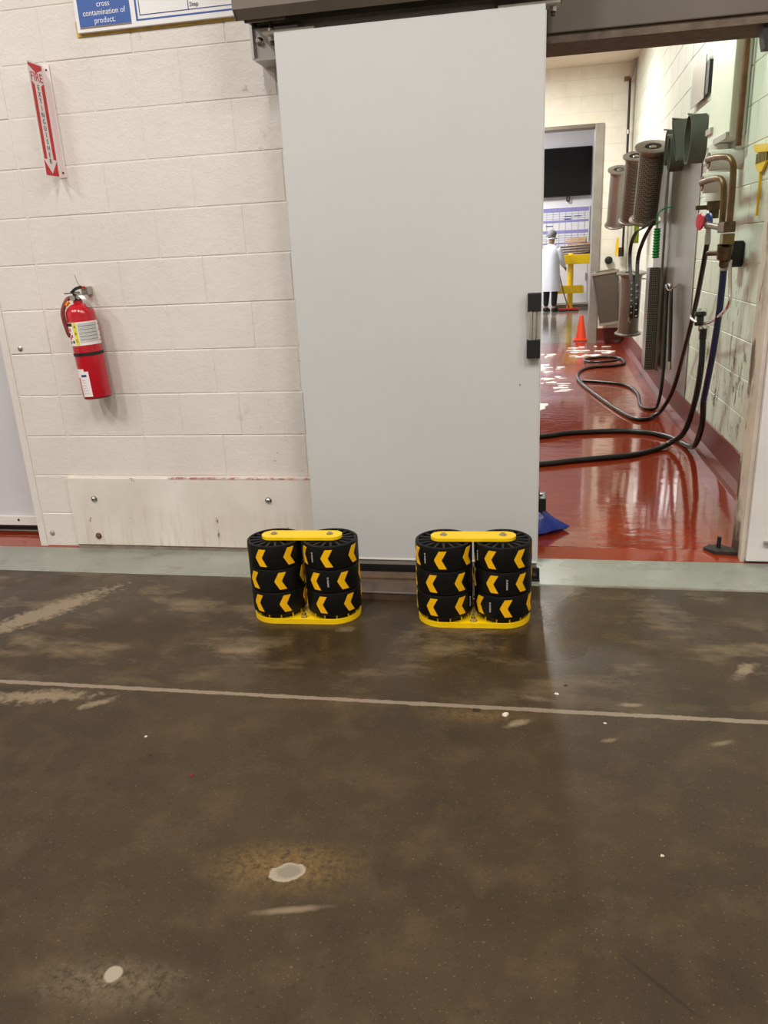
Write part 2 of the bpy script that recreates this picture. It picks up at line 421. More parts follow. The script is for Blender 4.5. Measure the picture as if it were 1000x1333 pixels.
CH = 0.2033
def course_row(parent, xs, z0, z1, m, y=WY, jit=0.0012):
    for a, b in zip(xs[:-1], xs[1:]):
        if b-a < 0.02: continue
        put_block(parent, block_mesh(b-a, z1-z0, m, m.name), ((a+b)/2, y+random.uniform(-jit, jit), (z0+z1)/2))
for k in range(0, 14):
    z0 = -0.011+CH*k; z1 = z0+CH
    if z0 > 2.6: break
    off = -1.855 if k % 2 == 0 else -1.645
    xs = [-2.265]; xj = off-0.41
    if k == 3: js = [-1.854, -1.646, -1.345, -1.03]
    else: js = [off+0.41*i for i in range(-1, 6)]
    for j in js:
        if -2.265+0.05 < j < -0.08: xs.append(j)
    xs.append(-0.03)
    if z0 < 0.37: continue           # the guard board covers the lowest courses
    course_row(wf, xs, z0, z1, M_block)
for k in range(0, 14):               # narrow stack beside the control joint
    z0 = -0.011+CH*k+(0.0 if k else 0.02)
    if z0 > 2.6: break
    course_row(wf, [-2.49, -2.272], z0, -0.011+CH*(k+1), M_block, WY-0.001)
bm = B(); box(bm, -2.535, -2.496, WY-0.004, 3.56, 0.0, 2.42, 0.004); ob('corner_bead', bm, M_block, wf)
bm = B(); box(bm, -3.6, -2.5, WY-0.002, 3.5, 2.38, 2.42); ob('lintel', bm, M_block, wf)
# low rows hidden partly by the board, left stub under the control joint
course_row(wf, [-2.265, -2.10], 0.0, 0.19, M_block, WY+.002)

def red_trace():
    n = NT('red_paint_trace'); f = n.step(n.noise(18, 4, .7), .46, .58)
    return n.set(Base_Color=n.mix(f, lin((222, 212, 202)), lin((190, 122, 118))), Roughness=.5)
# guard board low on the wall
tb = B(); box(tb, -2.305, -0.06, 3.378, 3.402, 0.03, 0.388, 0.003)
gb = struct(ob('trim_2', tb, M_board), 'low painted guard board bolted to the block wall')
bm = B(); box(bm, -2.305, -0.06, 3.384, 3.402, 0.0, 0.029); ob('base_strip', bm, mat('grimy_base', (132, 118, 104), .6, var=.3, vscale=14), gb)
bm = B(); box(bm, -1.75, -0.06, 3.3765, 3.39, 0.384, 0.392); ob('red_paint_edge', bm, red_trace(), gb)
for x, z in ((-2.167, 0.279), (-1.242, 0.280), (-2.178, 0.079)):
    bm = B(); lathe(bm, [(0.017, 0), (0.017, .002), (0.011, .004), (0.011, .010), (.007, .013)], 12, (x, 3.378, z), (0, -1, 0)); ob('bolt', bm, M_bolt if z > .2 else M_rust, gb)
for x, z in ((-2.455, 0.082), (-2.433, 1.034)):
    bm = B(); lathe(bm, [(0.014, 0), (0.013, .004), (0.006, .008)], 10, (x, 3.399, z), (0, -1, 0)); ob('bolt', bm, M_galv, wf)

# right of the opening: white jamb facing and stained return
bm = B(); box(bm, 0.943, 3.0, 3.372, 3.403, 0.022, 2.16, 0.003)
jf = struct(ob('trim_3', bm, M_trimwhite), 'smooth white facing board beside the doorway')
bm = B(); box(bm, 1.005, 1.05, 3.355, 3.373, 0.105, 0.12, 0.002); ob('latch_catch', bm, M_galv, jf)
bm = B(); box(bm, 0.925, 0.942, 3.395, 3.56, 0.0, 2.13, 0.002); struct(ob('trim_4', bm, M_jamb), 'narrow stained door jamb at the edge of the opening')
bm = B(); box(bm, -0.042, -0.028, 3.395, 3.56, 0.0, 2.13, 0.002); struct(ob('trim_5', bm, M_jamb), 'stained door jamb behind the sliding door')
# header over the opening
bm = B(); box(bm, -0.15, 1.45, 3.33, 3.398, 2.128, 2.75, 0.004)
hd = struct(ob('trim_6', bm, M_header), 'grey brown steel header across the doorway')
bm = B(); box(bm, -0.03, 0.935, 3.342, 3.56, 2.098, 2.127); 
for v in bm.verts:
    if v.co.z < 2.11: v.co.z += random.uniform(-.002, .002)
ob('rough_underside', bm, mat('brown_sealant', (104, 88, 72), .7, var=.3, vscale=20, bump=.6), hd)
bm = B()
prism(bm, [(0.80, 2.098), (0.935, 2.098), (0.935, 2.02), (0.815, 2.02), (0.808, 2.05)], 3.36, 3.42, 'y'); ob('stop_bracket', bm, M_black, hd)

# ------------------------------------------------------------------ structure: wash room behind
def KX(Y): return 1.12 if Y < 6.9 else 1.12+(Y-6.9)*0.0305
YS = [3.56, 5.0, 6.9, 9.0, 11.82]
YF = 11.82
bm = B()
pts = [(-3.9, 3.37), (1.3, 3.37), (1.5, 3.40), (1.5, 12.0), (-3.9, 12.0)]
lo = [bm.verts.new((x, y, -0.1)) for x, y in [(-3.9, 3.385), (1.5, 3.385), (1.5, YF+.1), (-3.9, YF+.1)]]
hi0 = [bm.verts.new((x, y, z)) for x, y, z in [(-3.9, 3.385, .009), (1.5, 3.385, .009), (1.5, 3.50, .022), (-3.9, 3.50, .022)]]
hi1 = [bm.verts.new((x, y, z)) for x, y, z in [(1.5, 3.53, .014), (-3.9, 3.53, .014), (-3.9, YF+.1, .012), (1.5, YF+.1, .012)]]
bm.faces.new(hi0); bm.faces.new((hi0[3], hi0[2], hi1[0], hi1[1])); bm.faces.new(hi1)
bm.faces.new((lo[0], lo[1], hi0[1], hi0[0])); bm.faces.new(lo[::-1])
bm.faces.new((lo[1], lo[2], hi1[3], hi1[0], hi0[2], hi0[1])); bm.faces.new((lo[2], lo[3], hi1[2], hi1[3])); bm.faces.new((lo[3], lo[0], hi0[0], hi0[3], hi1[1], hi1[2]))
struct(ob('floor_wash', bm, M_red), 'wet red epoxy floor of the wash room')
# right wall
bm = B()
a = [(KX(y)+.044, y) for y in YS]; poly = a+[(1.75, YF), (1.75, 3.56)]
prism(bm, poly, -0.02, 3.75, 'z')
wr = struct(ob('wall_right', bm, mat('right_wall_joint', (224, 222, 210), .5, var=.06)), 'right wall of the wash room, white block with flaking dark patches low down')
k = 0; z0 = 0.225
while z0 < 3.6:
    y = 3.58-(0.2 if k % 2 else 0.0)
    while y < YF-0.1:
        y0 = max(y, 3.57); y1 = min(y+0.406, YF-.01)
        if y1-y0 > .05:
            yc = (y0+y1)/2; rz = -PI/2-(math.atan(.0305) if yc > 6.9 else 0)
            put_block(wr, block_mesh(y1-y0, CH, M_rblock, 'r'), (KX(yc)+.040, yc, z0+CH/2), rz)
        y += 0.406
    z0 += CH; k += 1
# red kerb along right wall and far wall
bm = B()
prof = [(0.0, 0.012), (0.012, 0.035), (0.042, 0.07), (0.046, 0.222), (0.06, 0.228), (0.06, 0.0)]
pr = None
for y in YS:
    x = KX(y)-.005; rg = [bm.verts.new((x+(p if i not in (0,) else -0.008), y, q)) for i, (p, q) in enumerate(prof)]
    if pr: bridge(bm, pr, rg)
    else: bm.faces.new(rg[::-1])
    pr = rg
bm.faces.new(pr)
for v in bm.verts: v.co.x -= 0.006 if v.co.z > .03 else 0
struct(ob('baseboard_right', bm, M_redkerb), 'red coved kerb along the right wall')
FX = 0.93
bm = B(); prism(bm, [(YF-.055, .012), (YF-.03, .05), (YF-.02, .212), (YF, .218), (YF, 0)], FX, KX(YF)+.03, 'x')
struct(ob('baseboard_far', bm, M_redkerb), 'red coved kerb below the far wall')
# far wall with doorway
bm = B()
for x0, x1, z0, z1 in ((FX, 1.75, 0, 3.75), (-0.55, FX, 2.9, 3.75), (-4.0, -0.55, 0, 3.75)): box(bm, x0, x1, YF+.004, YF+.2, z0, z1)
wfar = struct(ob('wall_far', bm, M_cream), 'cream painted far wall of the wash room with a doorway')
M_fblock = mat('cream_block', (242, 238, 226), .5, var=.05, bump=.2)
k = 0; z0 = 0.212
while z0 < 3.6:
    xa = FX if z0 < 2.88 else -0.55
    zb = min(z0+CH, 3.62)
    xs = [xa]; j = -0.6+(0.2 if k % 2 else 0)
    while j < 1.25:
        if j > xa+.08: xs.append(j)
        j += .406
    xs.append(KX(YF)+.035)
    course_row(wfar, xs, z0, zb, M_fblock, YF, .0006)
    z0 += CH; k += 1
bm = B(); box(bm, 0.815, FX, YF-.03, YF+.22, 0.0, 2.92, .006); fr = struct(ob('trim_7', bm, mat('grey_steel_frame', (156, 150, 142), .4, metal=.3)), 'grey steel door frame in the far wall')
bm = B(); box(bm, -0.55, 0.815, YF-.02, YF+.22, 2.875, 2.92, .004); ob('frame_head', bm, M_hood, fr)
bm = B(); box(bm, -0.66, -.55, YF-.03, YF+.22, 0.0, 2.92, .006); ob('frame_post', bm, M_hood, fr)
bm = B(); box(bm, -4.0, 1.75, 3.56, YF+.2, 3.62, 3.75); struct(ob('ceiling_wash', bm, M_cream), 'cream ceiling of the wash room')
bm = B(); box(bm, -4.1, -3.9, 3.56, YF, -.02, 3.75); struct(ob('wall_left', bm, M_plain), 'left wall of the wash room')
# far room shell
bm = B(); box(bm, -4, 4.2, YF+.1, 19.9, -.1, .006); struct(ob('floor_far', bm, M_greyfloor), 'wet grey floor of the far room')
bm = B(); box(bm, -4, 4.2, 19.8, 19.95, 0, 4.3); struct(ob('wall_back', bm, M_backwall), 'white back wall of the far room')
bm = B(); box(bm, -4, 4.2, YF+.2, 19.9, 4.2, 4.3); box(bm, -4.1, -4, YF+.2, 19.9, 0, 4.3); box(bm, 4.2, 4.3, YF+.2, 19.9, 0, 4.3); box(bm, 1.75, 4.2, YF+.1, YF+.2, 0, 4.3); box(bm, -4, 4.2, YF+.1, YF+.2, 3.75, 4.3)
struct(ob('ceiling_far', bm, M_backwall), 'white shell of the far room')

# ------------------------------------------------------------------ sliding door and its track
DX0, DX1, DY0, DY1, DZ0, DZ1 = -0.953, 0.035, 3.14, 3.24, 0.085, 2.18
bm = B(); box(bm, DX0, DX1, DY0, DY1, DZ0, DZ1, 0.004)
d1 = struct(ob('door_1', bm, M_door), 'large plain white insulated sliding door, partly open')
bm = B(); box(bm, DX0+.002, DX1-.002, DY0-.003, DY0+.002, DZ0, DZ0+.006); ob('bottom_edge_strip', bm, M_trimwhite, d1)
bm = B(); box(bm, DX0+.002, DX1-.002, DY0+.003, DY1-.003, DZ0-.025, DZ0-.0005); ob('bottom_rail', bm, M_galv, d1)
bm = B(); box(bm, DX0+.004, DX1-.004, DY0+.006, DY1-.006, DZ0-.065, DZ0-.0255); ob('bottom_gasket', bm, M_black, d1)
bm = B(); box(bm, DX1-.003, DX1+.003, DY0+.006, DY1-.02, DZ0-.02, DZ1-.02); ob('edge_gasket', bm, M_trimwhite, d1)
# pull handle near the leading edge: black end blocks, bright double bar
def handle():
    bm = B(); box(bm, -0.016, 0.036, DY0-.034, DY0-.001, 1.144, 1.214, .003); h = ob('handle', bm, M_blackp, d1)
    bm = B(); box(bm, -0.018, 0.034, DY0-.034, DY0-.001, 0.966, 1.038, .003); ob('lower_block', bm, M_blackp, h)
    for x, y, r in ((-.004, DY0-.026, .008), (.010, DY0-.024, .007), (.024, DY0-.014, .007)):
        bm = B(); cyl(bm, (x-.001, y, 1.036), (x, y, 1.146), r, n=14); ob('grip_bar', bm, M_alu, h, smooth=True)
handle()
bm = B(); cyl(bm, (-.043, DY0-.001, .858), (-.043, DY0+.003, .858), .0025, n=8); ob('rivet', bm, M_dark, d1)
for x0, x1, rx in ((-1.0, -.80, -.975), (-.13, .085, .06)):
    bm = B(); box(bm, x0, x1, 3.15, 3.23, DZ1+.0005, DZ1+.010, .002); hp = ob('hanger_plate', bm, M_trimwhite, d1)
    bm = B(); cyl(bm, (rx, 3.19, 2.15), (rx, 3.19, 2.275), .0075, n=10); ob('hanger_rod', bm, M_dark, hp)
    bm = B()
    cyl(bm, (rx, 3.19, 2.1905), (rx, 3.19, 2.205), .014, n=6); cyl(bm, (rx, 3.19, 2.163), (rx, 3.19, 2.1795), .014, n=6); ob('nut', bm, M_bolt, hp)
# track: hood, rail, end bracket
tr = thing('door_track', (0, 3.2, 2.2), 'grey brown hooded track above the white sliding door', 'door track')
bm = B(); prism(bm, [(3.095, 2.216), (3.065, 2.245), (3.055, 2.40), (3.055, 2.62), (3.39, 2.72), (3.39, 2.70), (3.07, 2.60), (3.067, 2.40), (3.076, 2.252), (3.102, 2.224)], -1.075, 0.11, 'x'); ob('hood', bm, M_hood, tr)
bm = B(); prism(bm, [(3.095, 2.216), (3.065, 2.245), (3.055, 2.62), (3.39, 2.72), (3.39, 2.27), (3.30, 2.245), (3.14, 2.235)], -1.078, -1.070, 'x'); ob('end_cap', bm, M_hood, tr)
bm = B(); box(bm, -1.06, 0.10, 3.13, 3.145, 2.235, 2.40); box(bm, -1.06, 0.10, 3.275, 3.325, 2.245, 2.42); box(bm, -1.06, 0.10, 3.13, 3.325, 2.395, 2.42)
ob('rail', bm, M_hood, tr)
bm = B(); box(bm, -1.055, -.90, 3.12, 3.129, 2.214, 2.262); ob('rail_lip', bm, M_hood, tr)
bm = B()
box(bm, -1.088, -1.078, 3.27, 3.40, 2.13, 2.30); box(bm, -1.078, -.90, 3.39, 3.40, 2.13, 2.30); box(bm, -1.078, -.90, 3.27, 3.40, 2.122, 2.13); box(bm, -1.088, -.9, 3.27, 3.28, 2.29, 2.30)
box(bm, -1.078, -.90, 3.285, 3.293, 2.13, 2.235)
ob('end_bracket', bm, mat('pale_steel', (190, 186, 180), .45, metal=.1, var=.05), tr)
bm = B(); lathe(bm, [(.016, 0), (.016, .004), (.011, .006), (.011, .018), (.006, .02)], 12, (-1.055, 3.285, 2.19), (0, -1, 0)); ob('bracket_bolt', bm, M_bolt, tr)

# floor guide at the leading edge of the door
g = thing('floor_guide', (0.02, 3.16, 0), 'black floor guide under the leading corner of the sliding door', 'door guide')
bm = B(); box(bm, -0.01, 0.048, 3.12, 3.24, 0.006, 0.018, .002); ob('base', bm, M_black, g)
bm = B(); box(bm, 0.005, 0.046, 3.125, 3.138, 0.0185, 0.066, .002); ob('upright', bm, M_black, g)
bm = B(); cyl(bm, (0.025, 3.125, .04), (.025, 3.116, .04), .008, n=8); ob('bolt', bm, M_bolt, g)
# brown low channel under the door
c = thing('floor_channel', (-.5, 3.0, 0), 'low brown steel channel on the floor below the sliding door', 'floor channel')
bm = B(); prism(bm, [(2.90, 0.0), (2.90, 0.034), (3.02, 0.034), (3.02, 0.028), (3.05, 0.028), (3.05, 0.034), (3.12, 0.034), (3.12, .012), (3.09, .012), (3.09, 0.0)], -0.93, -0.08, 'x'); ob('channel', bm, M_brown, c)
bm = B(); box(bm, -.93, -.08, 2.896, 2.9, .031, .036); ob('front_edge', bm, M_galv, c)

# left closed door in the other opening
bm = B(); box(bm, -3.56, -2.48, 3.565, 3.66, 0.066, 2.42, .003); d2 = struct(ob('door_2', bm, M_door2), 'cool white closed door in the opening beside the block wall')
bm = B(); box(bm, -3.55, -2.49, 3.55, 3.564, 0.066, 0.118, .002); ob('kick_strip', bm, M_trimwhite, d2)
bm = B(); box(bm, -3.55, -2.49, 3.575, 3.64, 0.03, 0.066); ob('bottom_gasket', bm, M_black, d2)
bm = B(); cyl(bm, (-2.755, 3.551, .098), (-2.755, 3.546, .098), .006, n=8); ob('screw', bm, M_dark, d2)

# ------------------------------------------------------------------ collision bumpers
RR = 0.110; RH = 0.0972; Z0R = 0.037
def on_cyl(u, z, r):  # u = arc length to the viewer's right when looking at the roller; local frame: angle 0 faces -y
    a = u/RR
    return Vector((r*math.sin(a), -r*math.cos(a), z))
bm = B()
lathe(bm, [(0.095, 0.0), (0.106, .0005), (.109, .0025), (RR, .006), (RR, RH-.006), (.109, RH-.0025), (.106, RH-.0005), (.101, RH), (.097, RH-.003), (.0965, RH-.02), (.05, RH-.021)], 48)
tmp = bpy.data.meshes.new('roller')
bmesh.ops.recalc_face_normals(bm, faces=bm.faces[:]); bm.to_mesh(tmp); bm.free(); tmp.materials.append(M_tyre)
for p in tmp.polygons: p.use_smooth = True
tmp.set_sharp_from_angle(angle=math.radians(40)); ME_roller = tmp
bm = B()
cyl(bm, (0, 0, RH-.0205), (0, 0, RH-.001), .046, n=32)
for i in range(16):
    box(bm, .044, .0975, -.0042, .0042, RH-.0205, RH-.003, 0, Matrix.Rotation(2*PI*i/16, 4, 'Z'))
ME_hub = bpy.data.meshes.new('spoked_hub'); bmesh.ops.recalc_face_normals(bm, faces=bm.faces[:]); bm.to_mesh(ME_hub); bm.free(); ME_hub.materials.append(M_hub)
bm = B(); rows = []
for iv in range(9):
    v = -1+2*iv/8; rr = []
    for iu in range(4):
        t = iu/3
        left = -0.023+0.019*abs(v)**1.05; u = left+0.029*t
        rr.append((u, v))
    rows.append(rr)
def grid_on_cyl(bm, rows, zc, hz, r0, r1):
    F = [[bm.verts.new(on_cyl(u, zc+v*hz, r1)) for u, v in rr] for rr in rows]
    K = [[bm.verts.new(on_cyl(u, zc+v*hz, r0)) for u, v in rr] for rr in rows]
    nr = len(rows); nc = len(rows[0])
    for i in range(nr-1):
        for j in range(nc-1):
            bm.faces.new((F[i][j], F[i][j+1], F[i+1][j+1], F[i+1][j]))
        for j in (0, nc-1): bm.faces.new((F[i][j], F[i+1][j], K[i+1][j], K[i][j]))
    for i in (0, nr-1):
        for j in range(nc-1): bm.faces.new((F[i][j], F[i][j+1], K[i][j+1], K[i][j]))
grid_on_cyl(bm, rows, RH*.5, .0355, RR-.001, RR+.0012)
ME_chev = bpy.data.meshes.new('chevron'); bmesh.ops.recalc_face_normals(bm, faces=bm.faces[:]); bm.to_mesh(ME_chev); bm.free(); ME_chev.materials.append(M_chev)
bm = text_bm('D-FLEXX', .0115, .0004)
for v in bm.verts:
    t, s = v.co.x, v.co.y
    v.co = on_cyl(s*.8, RH*.5-t*.92, RR+.0006+v.co.z)
ME_txt = bpy.data.meshes.new('lettering'); bm.to_mesh(ME_txt); bm.free(); ME_txt.materials.append(M_white)
def bumper(cx, cy, rz, label, stacks):
    t = thing('collision_bumper', (cx, cy, 0), label, 'bumper', 'roller bumpers before the sliding door', rz)
    def add(name, me, parent, loc=(0, 0, 0), a=0.0):
        o = bpy.data.objects.new(name, me); COL.objects.link(o); o.parent = parent; o.location = loc; o.rotation_euler = (0, 0, a); return o
    # base: stadium with raised rim
    bm = B(); prism(bm, stadium(.114, .105, 18), 0.0, .014, 'z')
    es = [e for e in bm.edges if all(v.co.z > .01 for v in e.verts) and len(e.link_faces) == 2]
    ob('base_plate', bm, M_yellow, t, world=False)
    bm = B(); out = stadium(.114, .105, 18); inn = stadium(.114, .0995, 18)
    A = [bm.verts.new((x, y, .0135)) for x, y in out]; A2 = [bm.verts.new((x, y, .021)) for x, y in out]
    I2 = [bm.verts.new((x, y, .021)) for x, y in inn]; I = [bm.verts.new((x, y, .0135)) for x, y in inn]
    bridge(bm, A, A2); bridge(bm, A2, I2); bridge(bm, I2, I); ob('base_rim', bm, M_yellow, t, world=False)
    for s, (sx, rolls) in enumerate(zip((-.1135, .1135), stacks)):
        bm = B(); lathe(bm, [(.085, .014), (.085, Z0R+.0), (.08, Z0R+.004)], 32, (sx, 0, 0)); ob('turntable', bm, M_black, t, world=False, smooth=True)
        for i in range(12):
            a = 2*PI*(i+.5)/12; bm = B(); cyl(bm, (sx+.094*math.cos(a), .094*math.sin(a), .014), (sx+.094*math.cos(a), .094*math.sin(a), .036), .003, n=8); ob('pin', bm, M_yellow, t, world=False)
        wx = cx+sx*math.cos(rz); wy = cy+sx*math.sin(rz)
        face = math.atan2(-wx, wy)   # turn so that local -y looks at the viewing side
        face = -math.atan2(0-wx, wy) * -1
        for j, (off, txt) in enumerate(rolls):     # top to bottom
            z = Z0R+(2-j)*(RH+.0012)
            rl = add('roller', ME_roller, t, (sx, 0, z), face-rz)
            if j == 0: add('spoked_hub', ME_hub, rl)
            for q in range(6): add('chevron', ME_chev, rl, a=math.radians(off+60*q))
            if txt is not None:
                for q in (0, 180): add('lettering', ME_txt, rl, a=math.radians(txt+q))
    zt = Z0R+3*(RH+.0012)
    bm = B(); prism(bm, stadium(.122, .041, 14), zt, zt+.012, 'z'); ob('top_strap', bm, M_yellow, t, world=False)
    for sx in (-.1135, .1135):
        bm = B(); cyl(bm, (sx, 0, zt+.0115), (sx, 0, zt+.0145), .014, n=20); cyl(bm, (sx, 0, zt+.0145), (sx, 0, zt+.020), .009, n=6); ob('strap_bolt', bm, M_bolt, t, world=False)
        bm = B(); cyl(bm, (sx, 0, .02), (sx, 0, zt+.002), .02, n=16); ob('axle', bm, M_dark, t, world=False)
    for x, y in ((0.0, -.072), (0.0, .072), (.195, .045)):
        bm = B(); cyl(bm, (x, y, .0135), (x, y, .0165), .013, n=18); cyl(bm, (x, y, .0165), (x, y, .028), .011, n=6); cyl(bm, (x, y, .028), (x, y, .042), .0055, n=8); ob('anchor_bolt', bm, M_bolt, t, world=False)
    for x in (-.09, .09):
        bm = B(); cyl(bm, (x, -.092, .0135), (x, -.092, .0147), .007, n=12); ob('hole_shade_disc', bm, M_dark, t, world=False)  # dark disc laid on the plate, a hole's shade put into colour
    return t
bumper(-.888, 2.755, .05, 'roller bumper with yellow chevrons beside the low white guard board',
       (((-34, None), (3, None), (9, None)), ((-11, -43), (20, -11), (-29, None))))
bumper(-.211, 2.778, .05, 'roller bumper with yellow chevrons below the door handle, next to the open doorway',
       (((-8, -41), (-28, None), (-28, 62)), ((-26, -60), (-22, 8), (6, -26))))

# ------------------------------------------------------------------ fire extinguisher
EX, EY = -2.035, 3.318
ax = Vector((0.045, 0.010, -1.0)).normalized()*-1
ext = thing('fire_extinguisher', (EX, EY, .80), 'red fire extinguisher hanging on the white block wall', 'fire extinguisher')
eo = Vector((EX+.02, EY, .808)); er = .0655
bm = B(); lathe(bm, [(.058, 0), (.0635, .004), (er, .012), (er, .378), (.063, .395), (.054, .411), (.038, .424), (.022, .430), (.020, .443)], 40, eo, ax); ob('cylinder', bm, M_redp, ext, smooth=True)
bm = B(); lathe(bm, [(.0625, -.001), (.0625, .006)], 40, eo, ax); ob('foot_ring', bm, M_black, ext)
fx = Vector((-eo.x, -eo.y, 0)).normalized(); vx = ax.cross(fx).normalized()*1.0
# viewer right vector
vr = fx.cross(ax).normalized(); vr = vr if vr.x > 0 else -vr
fd = (fx-ax*fx.dot(ax)).normalized()
def patch(a0, a1, z0, z1, m, name, parent, dr=.0006, n=10):
    bm = B(); P = []; n = max(2, math.ceil((a1-a0)/4))
    for i in range(n+1):
        a = math.radians(a0+(a1-a0)*i/n); d = fd*math.cos(a)+vr*math.sin(a)
        P.append([bm.verts.new(eo+ax*z+d*(er+r)) for z, r in ((z0, dr), (z1, dr), (z1, -.001), (z0, -.001))])
    for i in range(n): bridge(bm, P[i], P[i+1])
    bm.faces.new(P[0][::-1]); bm.faces.new(P[-1]); return ob(name, bm, m, parent, smooth=True)
lab = patch(-100, 92, .246, .350, M_signwhite, 'instruction_label', ext)
patch(-42, -26, .250, .348, mat('label_yellow', (226, 214, 60), .4, var=0), 'yellow_stripe', lab, .001)
patch(-22, 58, .258, .344, mat('label_grey', (196, 196, 190), .4, var=.1, vscale=120), 'grey_text_block', lab, .001)
patch(-78, -45, .334, .348, M_ink, 'dark_heading', lab, .001, 5)
for i in range(5): patch(-18, 54, .270+.015*i, .2725+.015*i, mat('label_text', (120, 120, 118), .5, var=0), 'text_line', lab, .0014, 8)
for a, z, m in ((-62, .300, M_signred), (-70, .282, M_ink), (-56, .272, M_signred), (-66, .262, M_signred), (-52, .246, M_ink), (-70, .244, M_ink)):
    patch(a-5, a+5, z+.012, z+.024, m, 'pictogram', lab, .001, 3)
for a, z, ch in ((-34, .312, 'A'), (-34, .282, 'B'), (-34, .250, 'C')):
    bm = text_bm(ch, .017, .0004); d = fd*math.cos(math.radians(a))+vr*math.sin(math.radians(a)); tx = ax.cross(d).normalized(); tx = tx if tx.dot(vr) > 0 else -tx
    bmesh.ops.transform(bm, matrix=basis(eo+ax*(z+.018)+d*(er+.0015), tx, ax), verts=bm.verts[:]); ob('letter', bm, M_ink, lab)
for a, z in ((78, .315), (76, .290), (78, .262), (70, .243)): patch(a-5, a+5, z+.015, z+.021, M_signred, 'pictogram', lab, .001, 3)
bm = B(); lathe(bm, [(er, .198), (er+.002, .199), (er+.002, .212), (er, .213)], 40, eo, ax); ob('strap', bm, M_black, ext, smooth=True)
tg = patch(-62, -18, .012, .128, M_signwhite, 'inspection_tag', ext, .0012)
patch(-80, -62, .10, .14, M_signwhite, 'torn_label', ext, .0008, 3); patch(-70, -36, .128, .140, M_signwhite, 'torn_label', ext, .0008, 4)
patch(-52, -28, .104, .114, M_navy, 'tag_heading', tg, .0016, 4)
for i in range(6): patch(-56, -(38-i*2), .088-.012*i, .0895-.012*i, mat('tag_text', (150, 150, 150), .5, var=0), 'tag_line', tg, .0016, 4)
top = eo+ax*.443
bm = B(); lathe(bm, [(.020, 0), (.021, .018), (.016, .022), (.016, .036), (.012, .038)], 18, top, ax); vb = ob('valve_body', bm, M_dark, ext, smooth=True)
bm = B(); cyl(bm, top+ax*.012-vr*.014+fd*.01, top+ax*.012-vr*.020+fd*.032, .012, n=14); ob('gauge', bm, M_galv, vb)
bm = B(); cyl(bm, top+ax*.014+fd*.012+vr*.006, top+ax*.014+fd*.03+vr*.006, .010, n=12); ob('valve_nut', bm, M_galv, vb)
bm = B(); ribbon(bm, [top+ax*.034-vr*.020+fd*.012, top+ax*.050+vr*.002+fd*.012, top+ax*.056+vr*.030+fd*.006], fd, .022, .013); ob('top_lever', bm, M_blackp, ext)
bm = B(); ribbon(bm, [top+ax*.036-vr*.004+fd*.018, top+ax*.012+vr*.022+fd*.034, top-ax*.035+vr*.048+fd*.044], fd.cross(ax), .021, .006); ob('carry_handle', bm, M_alu, ext)
bm = B(); tube(bm, [top+ax*.034-vr*.05+fd*.02, top+ax*.034-vr*.0+fd*.02], .0025, 8, sm=False); ob('safety_pin', bm, M_dark, ext)
bm = B(); tube(bm, [top+ax*.015-vr*.012, top+ax*.006-vr*.045+fd*.005, top-ax*.05-vr*.074+fd*.01, top-ax*.13-vr*.070+fd*.012, top-ax*.155-vr*.062+fd*.012], .0095, 10)
ob('discharge_hose', bm, mat('dark_red_hose', (118, 48, 40), .4), ext, smooth=True)
bm = B(); cyl(bm, top-ax*.0-vr*.040+fd*.004, top-ax*.016-vr*.058+fd*.006, .011, n=12); ob('hose_clip', bm, mat('orange_clip', (236, 150, 30), .4), ext)
bm = B(); box(bm, 0, .034, 3.355, 3.3955, 0, .036, .002, Matrix.Translation((-2.035, 0, 1.272))); ob('wall_hook', bm, M_galv, ext)
bm = B(); box(bm, -2.03, -2.012, 3.345, 3.358, 1.300, 1.31); ob('red_tag', bm, M_signred, ext)
bm = B(); tube(bm, [(-2.03, 3.35, 1.30), (-2.05, 3.36, 1.33), (-2.062, 3.37, 1.36)], .0012, 5); ob('seal_wire', bm, M_rust, ext)

# ------------------------------------------------------------------ projecting FIRE EXTINGUISHER sign
SXs = -2.068; z1s, z0s = 2.216, 1.772; ys0, ys1 = 3.288, 3.396
sg = thing('fire_sign', (SXs, 3.39, z0s), 'red and white projecting fire extinguisher sign on the block wall', 'sign')
bm = B(); box(bm, SXs-.0025, SXs, ys0, ys1, z0s, z1s, .0008); bl = ob('sign_blade', bm, M_signwhite, sg)
bm = B(); box(bm, SXs, SXs+.032, ys1-.0005, ys1+.0025, z0s, z1s); ob('mounting_flange', bm, M_signwhite, sg)
for z in (z0s+.02, z1s-.02):
    bm = B(); cyl(bm, (SXs+.018, ys1, z), (SXs+.018, ys1-.003, z), .004, n=8); ob('screw', bm, M_dark, sg)
def sign_poly(poly, m, name, th=.0006):
    # poly in (s,t): s 0..1 from the outer edge to the wall, t 0..1 bottom to top, on the +x face
    bm = B(); H = z1s-z0s; W = ys1-ys0
    A = [bm.verts.new((SXs+.0001, ys0+s*W, z0s+t*H)) for s, t in poly]; C = [bm.verts.new((SXs+th, ys0+s*W, z0s+t*H)) for s, t in poly]
    bridge(bm, A, C); bm.faces.new(A[::-1]); bm.faces.new(C); ob(name, bm, m, bl)
sign_poly([(.05, .985), (.93, .985), (.93, .95), (.5, .91), (.05, .965)], M_signred, 'red_top')
sign_poly([(.09, .835), (.29, .805), (.29, .16), (.09, .16)], M_signred, 'red_stripe')
sign_poly([(.71, .805), (.92, .835), (.92, .16), (.71, .16)], M_signred, 'red_stripe')
sign_poly([(.05, .15), (.5, .03), (.92, .15), (.92, .012), (.05, .012)], M_signred, 'red_bottom')
